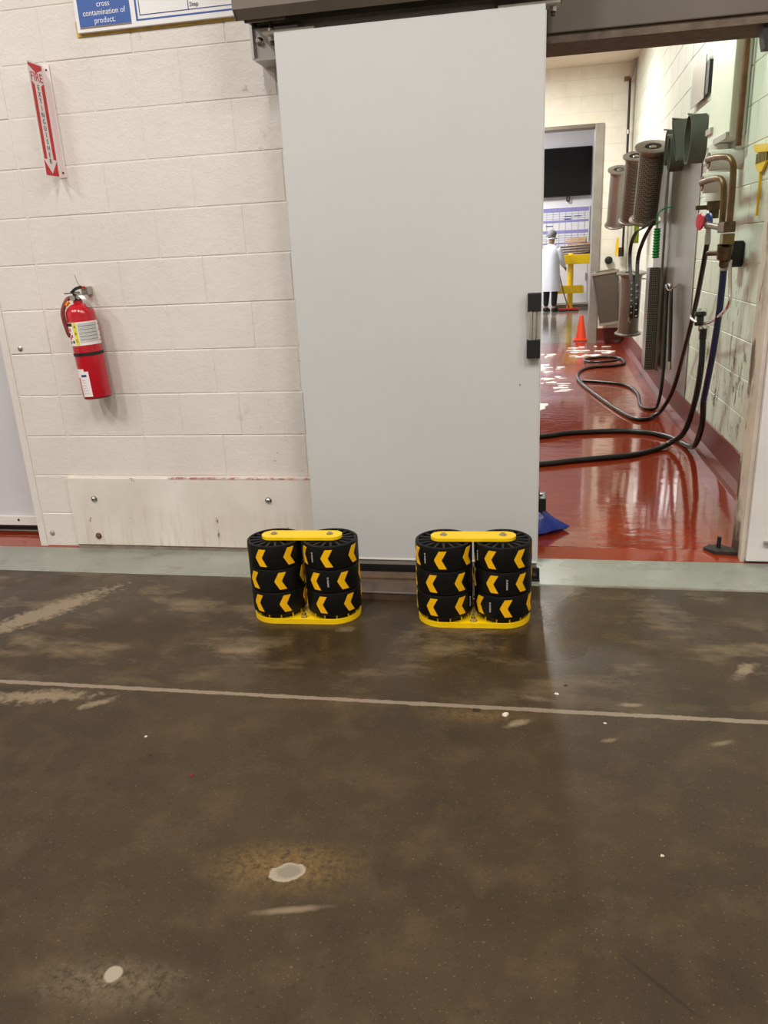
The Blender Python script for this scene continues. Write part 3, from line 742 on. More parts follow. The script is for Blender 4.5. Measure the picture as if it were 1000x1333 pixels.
def sign_text(s, size, sc, tc, m, vertical=False):
    H = z1s-z0s; W = ys1-ys0
    if not vertical:
        bm = text_bm(s, size, .0006); Mx = basis((SXs+.0008, ys0+sc*W, z0s+tc*H), (0, 1, 0), (0, 0, 1))
        bmesh.ops.transform(bm, matrix=Mx, verts=bm.verts[:]); ob('lettering', bm, m, bl)
    else:
        n = len(s)
        for i, ch in enumerate(s):
            t = tc[0]+(tc[1]-tc[0])*i/(n-1); bm = text_bm(ch, size, .0006)
            bmesh.ops.transform(bm, matrix=basis((SXs+.0008, ys0+sc*W, z0s+t*H), (0, 1, 0), (0, 0, 1)), verts=bm.verts[:]); ob('letter', bm, m, bl)
sign_text('FIRE', .047, .49, .872, M_signred)
sign_text('EXTINGUISHER', .028, .5, (.785, .14), M_ink, True)

# ------------------------------------------------------------------ notice board at the top
pb = thing('notice_board', (-1.5, 3.39, 2.312), 'white framed notice with blue panel reading contamination of product', 'notice')
bm = B(); box(bm, -1.868, -1.10, 3.376, 3.396, 2.312, 2.85, .002); ob('board', bm, M_poster, pb)
bm = B(); box(bm, -1.852, -1.622, 3.3745, 3.3765, 2.331, 2.84); bp = ob('blue_panel', bm, M_blue, pb)
bm = B(); box(bm, -1.852, -1.622, 3.3740, 3.3762, 2.325, 2.3305); ob('grey_base_line', bm, M_hood, pb)
for s, z in (('contamination of', 2.378), ('product.', 2.349), ('cross', 2.407)):
    bm = text_bm(s, .030, .0006, sx=.92); bmesh.ops.transform(bm, matrix=basis((-1.737, 3.3742, z), (1, 0, 0), (0, 0, 1)), verts=bm.verts[:]); ob('lettering', bm, M_white, bp)
bm = B(); box(bm, -1.60, -1.105, 3.3748, 3.3765, 2.332, 2.338); box(bm, -1.60, -1.592, 3.3748, 3.3765, 2.338, 2.84); ob('blue_border', bm, M_blue, pb)
bm = B(); box(bm, -1.583, -1.105, 3.3748, 3.3765, 2.350, 2.353); box(bm, -1.583, -1.580, 3.3748, 3.3765, 2.353, 2.84); box(bm, -1.372, -1.369, 3.3748, 3.3765, 2.353, 2.84); ob('thin_frame', bm, M_navy, pb)
bm = text_bm('Step', .022, .0006); bmesh.ops.transform(bm, matrix=basis((-1.345, 3.3745, 2.368), (1, 0, 0), (0, 0, 1)), verts=bm.verts[:]); ob('lettering', bm, M_ink, pb)
bm = B(); box(bm, -1.882, -1.10, 3.394, 3.3965, 2.302, 2.36); ob('old_glue', bm, M_ochre, pb)

# ------------------------------------------------------------------ wash room: hoses
def hose(name, pts, r, m, label, ends=()):
    bm = B(); tube(bm, pts, r, 12, 7)
    t = thing(name, pts[0], label, 'hose'); ob('hose_tube', bm, m, t, smooth=True)
    for p, q, rr, mm in ends:
        b2 = B(); cyl(b2, p, q, rr, n=12); ob('coupling', b2, mm, t)
    return t
FZ = .012
r1 = .019
t = hose('water_hose', [(1.06, 5.04, .42), (1.075, 5.10, .25), (1.075, 5.28, .075), (1.05, 5.52, FZ+r1), (.985, 5.72, FZ+r1), (.855, 5.87, FZ+r1), (.637, 5.93, FZ+r1), (.289, 5.87, FZ+r1), (.056, 5.75, FZ+r1), (-.7, 5.5, FZ+r1)], r1, M_hose,
     'navy and black water hose running from the brass valve across the red floor')
bm = B(); tube(bm, [(1.05, 4.765, 1.215), (1.055, 4.80, 1.0), (1.055, 4.88, .72), (1.06, 5.04, .42)], r1, 12, 7); ob('navy_section', bm, M_bluehose, t, smooth=True)
bm = B(); cyl(bm, (1.05, 4.765, 1.262), (1.05, 4.765, 1.205), .022, n=14); ob('coupling', bm, M_galv, t)
hose('water_hose', [(1.06, 5.21, .79), (1.06, 5.19, .60), (1.05, 5.24, .38), (1.02, 5.36, .15), (.945, 5.45, .05), (.83, 5.34, FZ+r1), (.66, 5.20, FZ+r1), (.455, 5.12, FZ+r1), (.25, 5.045, FZ+r1), (.05, 4.965, FZ+r1), (-.7, 4.75, FZ+r1)], r1, M_hose,
     'black hose hanging from the steel loop hook and crossing the red floor', [((1.06, 5.21, .845), (1.06, 5.21, .78), .022, M_black)])
r2 = .016
zf = FZ+r2
hose('wash_hose', [(1.05, 5.25, 1.36), (1.07, 5.55, .985), (1.09, 5.98, .58), (1.09, 6.28, .28), (1.05, 6.46, .09), (.98, 6.45, zf), (.91, 6.36, zf), (.82, 6.40, zf), (.716, 6.84, zf), (.605, 7.5, zf), (.53, 8.02, zf), (.495, 8.5, zf), (.545, 9.0, zf),
     (.69, 9.27, zf), (.955, 9.36, zf), (1.09, 9.56, zf), (1.09, 9.92, zf), (.97, 10.12, zf), (.745, 10.06, zf), (.64, 9.8, zf+.01), (.71, 9.53, zf+.022), (.93, 9.5, zf+.034), (1.03, 9.62, zf+.034)], r2, M_hose,
     'black wash hose coiled in loops on the wet red floor', [((1.05, 5.25, 1.40), (1.05, 5.25, 1.345), .018, M_galv)])
hose('wash_hose', [(.53, 8.30, zf), (.586, 8.28, zf), (.77, 8.17, zf), (.935, 7.98, zf), (.99, 7.54, zf), (.95, 7.0, zf), (.975, 6.78, zf), (1.06, 6.80, .05), (1.09, 6.80, .3), (1.095, 6.86, .7), (1.10, 6.92, 1.0), (1.10, 6.78, 1.025), (1.10, 6.70, .9), (1.10, 6.58, .45)], r2*.9, M_hose,
     'black hose hung over a small hook on the stainless panel', [((1.10, 6.58, .45), (1.10, 6.565, .39), .016, M_bolt)])
bm = B(); tube(bm, [(1.155, 7.05, 1.03), (1.10, 7.0, 1.0), (1.08, 6.88, 1.035), (1.08, 6.72, 1.0), (1.12, 6.62, 1.04)], .005, 8); tag(ob('hose_hook', bm, M_bolt, smooth=True), 'bent wire hook on the stainless panel', 'hook')

# ------------------------------------------------------------------ wash room: pipework on the near right wall
pc = thing('pipe_cover', (1.11, 5.3, 1.9), 'tall white boxed pipe cover above the brown pipes', 'pipe cover')
bm = B(); box(bm, 1.07, 1.158, 5.02, 5.60, 1.915, 3.61, .006); ob('cover', bm, mat('pipe_cover_white', (226, 228, 214), .4, var=.03), pc)
for y, z in ((5.585, 2.06), (5.56, 2.02)):
    pass
for y0, y1, z in ((5.45, 5.60, 1.985), (5.02, 5.36, 1.905)):
    bm = B(); box(bm, 1.055, 1.0695, y0, y1, z, z+.035, .002); ob('strap_clip', bm, M_galv, pc)
bm = B(); tube(bm, [(1.115, 4.975, 1.86), (1.115, 4.975, 2.5), (1.115, 4.975, 3.6)], .016, 10, 2); tag(ob('rusty_conduit', bm, M_rustline, smooth=True), 'thin rusty vertical conduit beside the white pipe cover', 'conduit')
def stub_pipe(y0, z, pts, label):
    t = thing('brown_pipe', (1.1, y0, z), label, 'pipe')
    bm = B(); cyl(bm, (1.158, y0, z), (.985, y0, z), .055, n=24); ob('insulated_stub', bm, M_trimwhite, t, smooth=True)
    bm = B(); cyl(bm, (.985, y0, z), (.980, y0, z), .043, n=24); ob('brown_end', bm, M_rust, t)
    bm = B(); tube(bm, pts, .0165, 12, 8); ob('pipe_run', bm, M_rust, t, smooth=True)
stub_pipe(5.06, 1.80, [(.982, 5.06, 1.80), (.97, 5.0, 1.803), (.985, 4.74, 1.79), (1.01, 4.625, 1.76), (1.02, 4.60, 1.68), (1.02, 4.59, 1.44)], 'brown pipe from the upper white stub bending down to the valve')
stub_pipe(5.20, 1.69, [(.982, 5.20, 1.69), (.972, 5.13, 1.693), (.985, 4.83, 1.69), (1.0, 4.735, 1.665), (1.005, 4.71, 1.60), (1.005, 4.69, 1.44)], 'brown pipe from the lower white stub bending down to the valve')
t = thing('insulated_pipe', (1.1, 5.36, 1.6), 'short thick white insulated vertical pipe behind the brown pipes', 'pipe')
bm = B(); cyl(bm, (1.095, 5.36, 1.595), (1.095, 5.36, 1.91), .058, n=24); ob('insulation', bm, M_trimwhite, t, smooth=True)
bm = B(); lathe(bm, [(.03, 0), (.03, .05), (.045, .05), (.045, .10)], 12, (1.095, 5.36, 1.495), (0, 0, 1)); ob('lower_fitting', bm, M_brass, t)
bm = B(); box(bm, .99, 1.16, 5.37, 5.395, 1.55, 1.575); ob('branch', bm, M_brass, t)
v = thing('mixing_valve', (1.05, 4.68, 1.2), 'aged brass mixing valve with red and blue handles on the wall', 'valve')
bm = B(); box(bm, .99, 1.05, 4.57, 4.73, 1.405, 1.46, .008); cyl(bm, (1.02, 4.73, 1.43), (1.04, 5.21, 1.455), .017, n=12); ob('tee_body', bm, M_brass, v)
bm = B(); box(bm, 1.0, 1.06, 4.615, 4.70, 1.345, 1.40, .006); ob('union', bm, mat('olive_brass', (128, 112, 66), .4, metal=.6), v)
bm = B(); cyl(bm, (1.03, 4.68, 1.34), (1.03, 4.70, 1.27), .042, .036, n=16); cyl(bm, (1.04, 4.72, 1.27), (1.045, 4.75, 1.235), .026, n=14); cyl(bm, (1.02, 4.72, 1.30), (.97, 4.82, 1.30), .014, n=10); ob('valve_body', bm, M_brass, v, smooth=True)
bm = B(); box(bm, 1.085, 1.155, 4.80, 4.92, 1.22, 1.36, .008); ob('wall_block', bm, M_black, v)
bm = B(); cyl(bm, (1.05, 5.25, 1.50), (1.05, 5.25, 1.40), .016, n=12); cyl(bm, (1.04, 5.2, 1.455), (1.05, 5.26, 1.46), .02, n=12); ob('outlet_stem', bm, M_galv, v)
def hand(y, x, m):
    bm = B(); lathe(bm, [(.010, 0), (.046, .004), (.052, .010), (.046, .016), (.010, .02)], 16, (x, y, 1.48), (1, .3, 0)); return ob('handle', bm, m, v, smooth=True)
hand(5.25, 1.035, M_bluval); hand(5.28, .995, M_redval)
# steel loop hook with nozzle
bm = B(); tube(bm, [(1.06, 4.66, 1.26), (1.055, 4.645, 1.235), (1.05, 4.575, 1.11), (1.05, 4.57, 1.04), (1.05, 4.72, .973), (1.05, 4.99, .907), (1.05, 5.26, .873), (1.05, 5.58, .884), (1.12, 5.75, .91), (1.149, 5.78, .92)], .0095, 10)
tag(ob('hose_loop_hook', bm, M_alu, smooth=True), 'bent bright steel loop hook below the brass valve', 'hook')
nz = thing('spray_nozzle', (1.04, 5.22, .86), 'black spray nozzle resting on the steel loop hook', 'nozzle')
bm = B(); lathe(bm, [(.03, 0), (.034, .01), (.034, .02), (.022, .025), (.022, .055), (.034, .06), (.036, .075), (.030, .085)], 16, (1.035, 5.20, .865), (0, .15, 1)); ob('nozzle_body', bm, M_blackp, nz, smooth=True)
bm = B(); tube(bm, [(1.035, 5.215, .865), (1.04, 5.235, .83), (1.06, 5.21, .845), (1.035, 5.19, .865)], .004, 6); ob('trigger_clip', bm, M_bolt, nz)
# electric plate
e = thing('wall_plate', (1.15, 6.4, 2.28), 'grey rectangular steel plate high on the right wall', 'plate')
bm = B(); box(bm, 1.128, 1.134, 6.15, 6.62, 2.285, 2.55, .002); ob('plate', bm, M_galv, e)
bm = B(); box(bm, 1.134, 1.158, 6.05, 6.40, 2.30, 2.50, .003); ob('back_box', bm, M_dark, e)
# yellow hand scoop brush near the opening
s = thing('dustpan_brush', (1.15, 4.6, 1.48), 'yellow long handled brush hanging on the right wall near the opening', 'brush')
bm = B(); prism(bm, [(4.44, 1.812), (4.76, 1.838), (4.72, 1.80), (4.70, 1.795), (4.46, 1.775)], 1.142, 1.157, 'x'); ob('head', bm, M_yellow, s)
for i in range(6):
    bm = B(); box(bm, 1.144, 1.155, 4.49+.035*i, 4.515+.035*i, 1.735, 1.785); ob('bristle_tuft', bm, mat('olive_bristle', (120, 104, 30), .7) if i == 0 else bpy.data.materials['olive_bristle'], s)
bm = B(); prism(bm, [(4.48, 1.738), (4.70, 1.738), (4.64, 1.70), (4.56, 1.69)], 1.144, 1.156, 'x'); ob('ferrule', bm, M_yellow, s)
bm = B(); tube(bm, [(1.15, 4.60, 1.71), (1.15, 4.585, 1.62), (1.15, 4.585, 1.48)], .007, 8); ob('handle', bm, M_yellow, s, smooth=True)
# stainless wall panel
bm = B(); prism(bm, [(1.153, 6.16), (1.158, 6.16), (1.158, 6.95), (1.208, 8.55), (1.203, 8.55), (1.153, 6.95)], .232, 2.12, 'z'); sp = ob('stainless_sheet', bm, M_ss, wr)
sp['label'] = 'dull stainless steel sheet'
bm = B(); box(bm, 1.13, 1.152, 7.52, 7.56, .235, 2.1, .003); ob('vertical_fold', bm, M_ss, sp)
def perf_mat():
    n = NT('perforated_steel'); 
    vo = n.t.nodes.new('ShaderNodeTexVoronoi'); vo.inputs['Scale'].default_value = 62; vo.inputs['Randomness'].default_value = 0.0
    n.put(vo.inputs['Vector'], n.pos)
    f = n.step(vo.outputs['Distance'], 0.36, 0.42)
    return n.set(Base_Color=n.mix(f, lin((30, 28, 25)), lin((118, 110, 100))), Metallic=.35, Roughness=.45)
M_perf = perf_mat()
# perforated tray standing out from the wall
pp = thing('perforated_tray', (1.12, 8.1, .23), 'narrow upright perforated steel tray on the right wall', 'tray')
bm = B(); box(bm, 1.045, 1.157, 7.58, 7.60, .24, 1.15, .002); ob('perforated_face', bm, M_perf, pp)
bm = B(); box(bm, 1.045, 1.055, 7.60, 7.80, .24, 1.15, .002); ob('side_plate', bm, M_ss, pp)
bm = B(); box(bm, 1.055, 1.157, 7.79, 7.81, .24, 1.15); ob('back_plate', bm, M_ss, pp)

# ------------------------------------------------------------------ perforated canisters
def canister(x, y, zt, h, label, r=.105, fl=.15, tilt=.45, bodym=None):
    d = Vector((0, -math.sin(tilt), math.cos(tilt))); o = Vector((x, y, zt))-d*h      # y, zt: centre of the top
    t = thing('filter_canister', o, label, 'canister', 'steel canisters hung on the right wall')
    bm = B(); lathe(bm, [(r, .03), (r, h-.03), (r-.004, h-.03), (r-.004, .03)], 32, o, d); ob('body_tube', bm, bodym or M_perf, t, smooth=True)
    bm = B(); lathe(bm, [(fl-.03, 0), (fl-.012, .008), (fl-.012, .020), (r+.008, .03), (r+.008, .045), (r-.01, .045)], 32, o, d); ob('bottom_flange', bm, M_ss, t, smooth=True)
    bm = B(); lathe(bm, [(r+.004, h-.05), (r+.01, h-.03), (fl, h-.018), (fl, h-.004), (fl-.01, h), (.075, h), (.07, h-.004), (.07, h-.10), (.03, h-.10), (.03, h-.006), (.026, h-.002)], 32, o, d); ob('top_flange', bm, M_ss, t, smooth=True)
    bm = B(); lathe(bm, [(.069, h-.099), (.069, h-.097), (.031, h-.097)], 24, o, d); ob('slot_floor', bm, M_ss, t)
    p = o+d*(h-.08); bm = B(); tube(bm, [(KX(p.y)+.04, p.y, p.z), (x+r, p.y, p.z+.01), (x+r*.9, p.y, p.z)], .006, 8); ob('hanger', bm, M_bolt, t)
    return t
canister(1.0, 7.50, 2.15, .66, 'perforated steel canister with wide flange, beside the grey belts')
canister(1.03, 8.95, 2.22, .70, 'perforated steel canister between two others, beside the lime squeegee', .10, .13)
canister(1.06, 10.9, 2.26, .74, 'smooth steel canister farthest along the wall, above the taupe bin', .105, .14, .45, M_ss)
canister(1.02, 8.72, 1.085, .65, 'lower smooth steel canister above the red kerb beside the perforated tray', .105, .15, .12, M_ss)

# belts hung on pegs above the stainless panel
def belt(y, zc, ry, rz, lean, label, wdt=.10, x=1.09):
    t = thing('conveyor_belt', (x, y, zc-rz), label, 'belt', 'grey belts hung on wall pegs')
    bm = B(); N = 28; pr = []
    for i in range(N):
        a = 2*PI*i/N; cy = ry*math.cos(a); cz = rz*math.sin(a)*(1.0 if math.sin(a) < 0 else 1.0)
        yy = y+cy+lean*cz; zz = zc+cz
        k = (math.hypot(ry, rz)-.0)*0+1
        pr.append([bm.verts.new((x+sx*wdt/2, y+(yy-y)*f, zc+cz*f)) for sx, f in ((-1, 1), (1, 1), (1, .95), (-1, .95))])
    for i in range(N): bridge(bm, pr[i], pr[(i+1) % N])
    ob('belt_loop', bm, M_belt, t, smooth=True)
    bm = B(); cyl(bm, (1.165, y+lean*rz*.9, zc+rz*.9), (x-.065, y+lean*rz*.9, zc+rz*.9+.02), .006, n=8); ob('peg', bm, M_bolt, t)
    return t
belt(6.10, 2.03, .13, .155, 0.0, 'wide round grey belt loop nearest the white pipe cover', .11)
belt(6.62, 2.09, .05, .16, .95, 'tilted grey belt loop hung over the round one', .12)
belt(6.90, 2.02, .09, .13, .1, 'small grey belt loop hung beside the steel canister', .10)
belt(7.15, 2.09, .06, .13, -.1, 'narrow grey belt loop hung next to the flanged canister', .08)

# straps, brush and lime strap
st = thing('black_strap', (1.0, 8.1, .66), 'black webbing strap with white eyelets hanging in a loop', 'strap')
bm = B(); ribbon(bm, [(1.03, 7.36, 1.56), (.985, 7.7, 1.50), (.97, 8.1, 1.47), (.965, 8.42, 1.36), (.965, 8.45, 1.20), (.965, 8.25, 1.0), (.965, 8.12, .80), (.965, 8.15, .66)], (1, -.3, 0), .035, .005); ob('long_end', bm, M_black, st)
bm = B(); ribbon(bm, [(1.03, 7.36, 1.55), (.99, 7.62, 1.42), (.97, 7.86, 1.25), (.965, 7.80, 1.05), (.965, 7.72, .85), (.965, 7.75, .70)], (1, -.3, 0), .035, .005); ob('short_end', bm, M_black, st)
for i in range(6):
    z = 1.0-.055*i
    bm = B(); cyl(bm, (.965, 7.765-.01*i, z), (.955, 7.735-.01*i, z), .006, n=8); ob('eyelet', bm, M_white, st)
    bm = B(); cyl(bm, (.965, 8.20-.02*i, z), (.955, 8.17-.02*i, z), .006, n=8); ob('eyelet', bm, M_white, st)
bm = B(); tube(bm, [(.955, 8.15, .67), (.945, 8.14, .645), (.965, 8.13, .63)], .006, 6); ob('end_clip', bm, M_bolt, st)
ls = thing('lime_strap', (1.05, 8.4, 1.4), 'lime yellow flat plastic squeegee hanging behind the canisters', 'squeegee')
bm = B(); box(bm, .985, 1.035, 8.42, 8.435, 1.37, 1.72, .003); ob('blade_handle', bm, M_lime, ls)
bm = B(); ribbon(bm, [(1.01, 8.43, 1.72), (1.02, 8.43, 1.85), (1.05, 8.43, 1.95)], (1, 0, 0), .04, .012); ob('upper_grip', bm, M_lime, ls)
bm = B(); box(bm, .985, 1.035, 8.418, 8.437, 1.725, 1.775); ob('black_band', bm, M_black, ls)
bm = B(); cyl(bm, (1.05, 8.43, 1.94), (1.20, 8.43, 1.96), .006, n=8); ob('peg', bm, M_bolt, ls)
gbr = thing('bottle_brush', (1.05, 7.4, 1.24), 'green bristle bottle brush hanging under the nearest canister', 'brush')
bm = B()
for i in range(22):
    z = 1.24+.0115*i; q = ring(bm, (1.045, 7.30, z), Vector((1, 0, 0)), Vector((0, 1, 0)), .032 if i % 2 else .022, 12)
    if i: bridge(bm, prq, q)
    else: bm.faces.new(q[::-1])
    prq = q
bm.faces.new(prq); ob('bristles', bm, M_green, gbr)
bm = B(); tube(bm, [(1.045, 7.30, 1.48), (1.045, 7.30, 1.60), (1.10, 7.30, 1.64), (1.175, 7.30, 1.65)], .006, 8); ob('wire_stem', bm, M_green, gbr)

# taupe bin hung at the far corner
bn = thing('hanging_bin', (1.03, 11.5, .3), 'tall taupe plastic bin hung tilted on the far wall', 'bin')
def binloft():
    Mb = Matrix.Translation((1.035, 11.55, .30)) @ Matrix.Rotation(.10, 4, 'Y')@Matrix.Rotation(-.0, 4, 'Z')
    Mb = Matrix.Translation((1.08, 11.58, .30)) @ Matrix.Rotation(-.12, 4, 'Y')
    def rr(wx, wy, z, bm):
        o = []
        for cx, cy, a0 in ((1, 1, 0), (-1, 1, 90), (-1, -1, 180), (1, -1, 270)):
            for i in range(4):
                a = math.radians(a0+i*30); o.append(bm.verts.new(Mb @ Vector((cx*(wx-.03)+.03*math.cos(a), cy*(wy-.03)+.03*math.sin(a), z))))
        return o
    bm = B(); a = rr(.125, .10, 0, bm); b = rr(.17, .13, .70, bm); bridge(bm, a, b); bm.faces.new(a[::-1]); bm.faces.new(b); ob('body', bm, M_bin, bn)
    bm = B(); a = rr(.18, .14, .69, bm); b = rr(.18, .14, .72, bm); bridge(bm, a, b); bm.faces.new(a[::-1]); bm.faces.new(b); ob('rim', bm, mat('bin_rim', (146, 134, 122), .5), bn)
    bm = B(); a = rr(.15, .11, .7205, bm); b = rr(.13, .095, .735, bm); bridge(bm, a, b); bm.faces.new(a[::-1]); bm.faces.new(b); ob('lid', bm, M_bin, bn)
    bm = B(); a = rr(.135, .107, -.004, bm); b = rr(.135, .107, .03, bm); bridge(bm, a, b); bm.faces.new(a[::-1]); bm.faces.new(b); ob('foot_rim', bm, bpy.data.materials['bin_rim'], bn)
    for s in (-1, 1):
        bm = B(); box(bm, s*.1725-.006, s*.1725+.006, -.04, .04, .56, .66, .002, Mb); ob('grip', bm, bpy.data.materials['bin_rim'], bn)
    bm = B(); box(bm, 1.0, 1.1, 11.68, 11.82, .93, .95); ob('hanger', bm, M_bolt, bn)
binloft()
bm = B(); lathe(bm, [(.02, 0), (.02, .03), (.05, .035), (.055, .06), (.045, .08), (.02, .088)], 16, (1.055, 11.82, 1.155), (0, -1, 0)); tag(ob('round_stop', bm, M_black, smooth=True), 'black round rubber stop on the far wall above the taupe bin', 'stop')
cp = thing('corner_pipe', (1.225, 11.72, 1.2), 'thin dark vertical pipe in the far corner', 'pipe')
bm = B(); tube(bm, [(1.235, 11.72, 1.2), (1.235, 11.72, 2.2), (1.225, 11.72, 3.45)], .016, 10, 2); ob('pipe_run', bm, M_dark, cp, smooth=True)
bm = B(); tube(bm, [(1.225, 11.72, 3.42), (1.25, 11.70, 3.48), (1.25, 11.66, 3.55), (1.27, 11.66, 3.61)], .026, 8); ob('elbow', bm, M_galv, cp, smooth=True)
bm = B(); box(bm, 1.15, 1.22, 11.68, 11.74, 3.38, 3.43, .004); ob('top_clamp', bm, M_rust, cp)
for z in (2.1, 2.75):
    bm = B(); cyl(bm, (1.231, 11.72, z), (1.231, 11.72, z+.05), .022, n=10); ob('joint', bm, M_galv, cp)
ys = thing('yellow_scraper', (1.17, 11.7, 1.2), 'small yellow hand scraper hanging on the corner pipe', 'scraper')
bm = B(); prism(bm, [(1.13, 1.22), (1.16, 1.20), (1.175, 1.30), (1.17, 1.44), (1.15, 1.46), (1.135, 1.36)], 11.68, 11.70, 'y'); ob('handle', bm, M_yellow, ys)
bm = B(); box(bm, 1.175, 1.215, 11.675, 11.70, 1.20, 1.32); ob('blade_block', bm, mat('dark_brown_block', (60, 38, 30), .5), ys)

# ------------------------------------------------------------------ things on the wash room floor
bg = thing('blue_bag', (.05, 3.75, .02), 'blue plastic bag under a black box just inside the doorway', 'bag')
bm = B(); N = 24
prof = [(.02, .150, .10), (.035, .165, .115), (.06, .15, .105), (.09, .115, .09), (.115, .085, .075), (.13, .06, .06)]
pr = None
for z, rx, ry in prof:
    rg = []
    for i in range(N):
        a = 2*PI*i/N; k = 1+.05*math.sin(5*a+z*40)+.05*math.sin(9*a+z*25)
        ex = .03*max(0, math.cos(a-.0))**8 if z < .05 else 0
        rg.append(bm.verts.new((-.005+rx*k*math.cos(a)+ex, 3.76+ry*k*math.sin(a), z+.004*math.sin(7*a))))
    if pr: bridge(bm, pr, rg)
    else: bm.faces.new(rg[::-1])
    pr = rg
bm.faces.new(pr); ob('bag_body', bm, M_bluebag, bg, smooth=True)
bx = thing('black_box', (.02, 3.78, .13), 'small black box lying on the blue bag', 'box')
bm = B(); box(bm, -.12, .082, 3.70, 3.82, .132, .198, .004); ob('case', bm, M_blackp, bx)
bm = B(); box(bm, -.10, .05, 3.72, 3.80, .198, .226, .004); ob('lid', bm, M_blackp, bx)
bm = B(); cyl(bm, (.055, 3.76, .198), (.055, 3.76, .206), .01, n=10); ob('latch', bm, M_bolt, bx)
dg = thing('drain_grate', (.86, 3.50, .02), 'black rusty floor grate scrap with a bolt by the jamb', 'grate')
bm = B(); prism(bm, [(.79, 3.50), (.83, 3.455), (.925, 3.45), (.92, 3.50), (.875, 3.545), (.82, 3.54)], .018, .034, 'z'); ob('plate', bm, mat('rusted_black', (44, 34, 28), .7, var=.4, vscale=40, bump=.5), dg)
bm = B(); cyl(bm, (.855, 3.505, .03), (.857, 3.505, .085), .009, n=10); ob('bolt', bm, M_black, dg)
# soap foam patch, then streaks mixing foam with painted reflection glints
def blob(name, x, y, rx, ry, seed, label, h=.006, z=.0125, bm=None):
    rnd = random.Random(seed); ph = [rnd.uniform(0, 6.28) for _ in range(5)]; N = 26; joined = bm is not None
    bm = bm if joined else B(); pr = None
    for f, zz in ((1.0, 0.0), (.93, h*.8), (.7, h), (.35, h*1.1)):
        rg = []
        for i in range(N):
            a = 2*PI*i/N; k = 1+.16*math.sin(3*a+ph[0])+.14*math.sin(5*a+ph[1])+.10*math.sin(8*a+ph[2])
            rg.append(bm.verts.new((x+rx*k*f*math.cos(a), y+ry*k*f*math.sin(a), z+zz)))
        if pr: bridge(bm, pr, rg)
        else: bm.faces.new(rg[::-1])
        pr = rg
    bm.faces.new(pr)
    return None if joined else tag(ob(name, bm, M_foam_glints, smooth=True), label, 'foam')
blob('soap_foam_glints', .04, 7.02, .10, .22, 1, 'large white soap foam patch on the red floor by the sliding door')
fb = B()  # white streaks: part foam, part floor glitter put in as pale shapes
for i in range(60):
    rnd = random.Random(50+i)
    fx_, fy_ = (rnd.uniform(.02, .36), rnd.uniform(7.7, 10.8)) if i < 38 else (rnd.uniform(.5, 1.05), rnd.uniform(10.2, 11.5))
    blob('soap_foam_glints', fx_, fy_, rnd.uniform(.02, .075), rnd.uniform(.015, .055), 60+i, '', .003, bm=fb)
so = ob('soap_foam_glints', fb, M_foam_glints, smooth=True); so['kind'] = 'stuff'; so['label'] = 'broken white streaks of soap foam and painted reflections on the wet red floor'; so['category'] = 'foam'
# traffic cone
cn = thing('traffic_cone', (.735, 12.2, .006), 'orange traffic cone beside the grey door frame', 'cone')
bm = B(); box(bm, .62, .85, 12.08, 12.32, .0065, .035, .01); ob('base', bm, M_coneo, cn)
bm = B(); lathe(bm, [(.085, .0), (.082, .01), (.03, .33), (.024, .345), (.02, .345)], 20, (.735, 12.2, .035)); ob('cone', bm, M_coneo, cn, smooth=True)

# ------------------------------------------------------------------ far room things
tv = thing('wall_television', (.45, 19.75, 2.46), 'large black wall television in the far room', 'television')
bm = B(); box(bm, -.62, 1.31, 19.68, 19.745, 2.46, 3.50, .01); ob('casing', bm, M_blackp, tv)
bm = B(); box(bm, -.60, 1.29, 19.672, 19.679, 2.48, 3.48); ob('screen', bm, M_tv, tv)
bm = B(); box(bm, .1, .6, 19.745, 19.8, 2.8, 3.2); ob('wall_mount', bm, M_dark, tv)
bm = B(); tube(bm, [(.78, 19.74, 2.50), (.77, 19.74, 2.38), (.82, 19.74, 2.36), (.83, 19.74, 2.47)], .016, 8); ob('cable', bm, M_black, tv)
wb = thing('schedule_board', (.4, 19.75, 1.2), 'white planning board printed with lavender rows below the television', 'board')
bm = B(); box(bm, -.8, 1.30, 19.765, 19.797, 1.12, 2.24, .004); ob('board', bm, M_poster, wb)
for z, h in ((2.13, .09), (1.90, .05), (1.655, .07), (1.42, .03)):
    bm = B(); box(bm, -.78, 1.28, 19.760, 19.766, z, z+h); ob('lavender_band', bm, M_lav, wb)
M_gridline = mat('grid_line', (150, 156, 190), .5, var=0)
for z in (2.08, 2.03, 1.98, 1.60, 1.55, 1.50, 1.36, 1.30, 1.24, 1.18):
    bm = B(); box(bm, -.78, 1.28, 19.761, 19.766, z, z+.008); ob('grid_line', bm, M_gridline, wb)
for i in range(14):
    x = -.7+.145*i; bm = B(); box(bm, x, x+.009, 19.7605, 19.766, 1.14, 2.13); ob('grid_line', bm, M_gridline, wb)
for x, z in ((.72, 2.02), (.72, 1.96), (.3, 1.82), (.95, 2.02)):
    bm = B(); box(bm, x, x+.16, 19.759, 19.766, z, z+.018); ob('written_entry', bm, M_navy, wb)
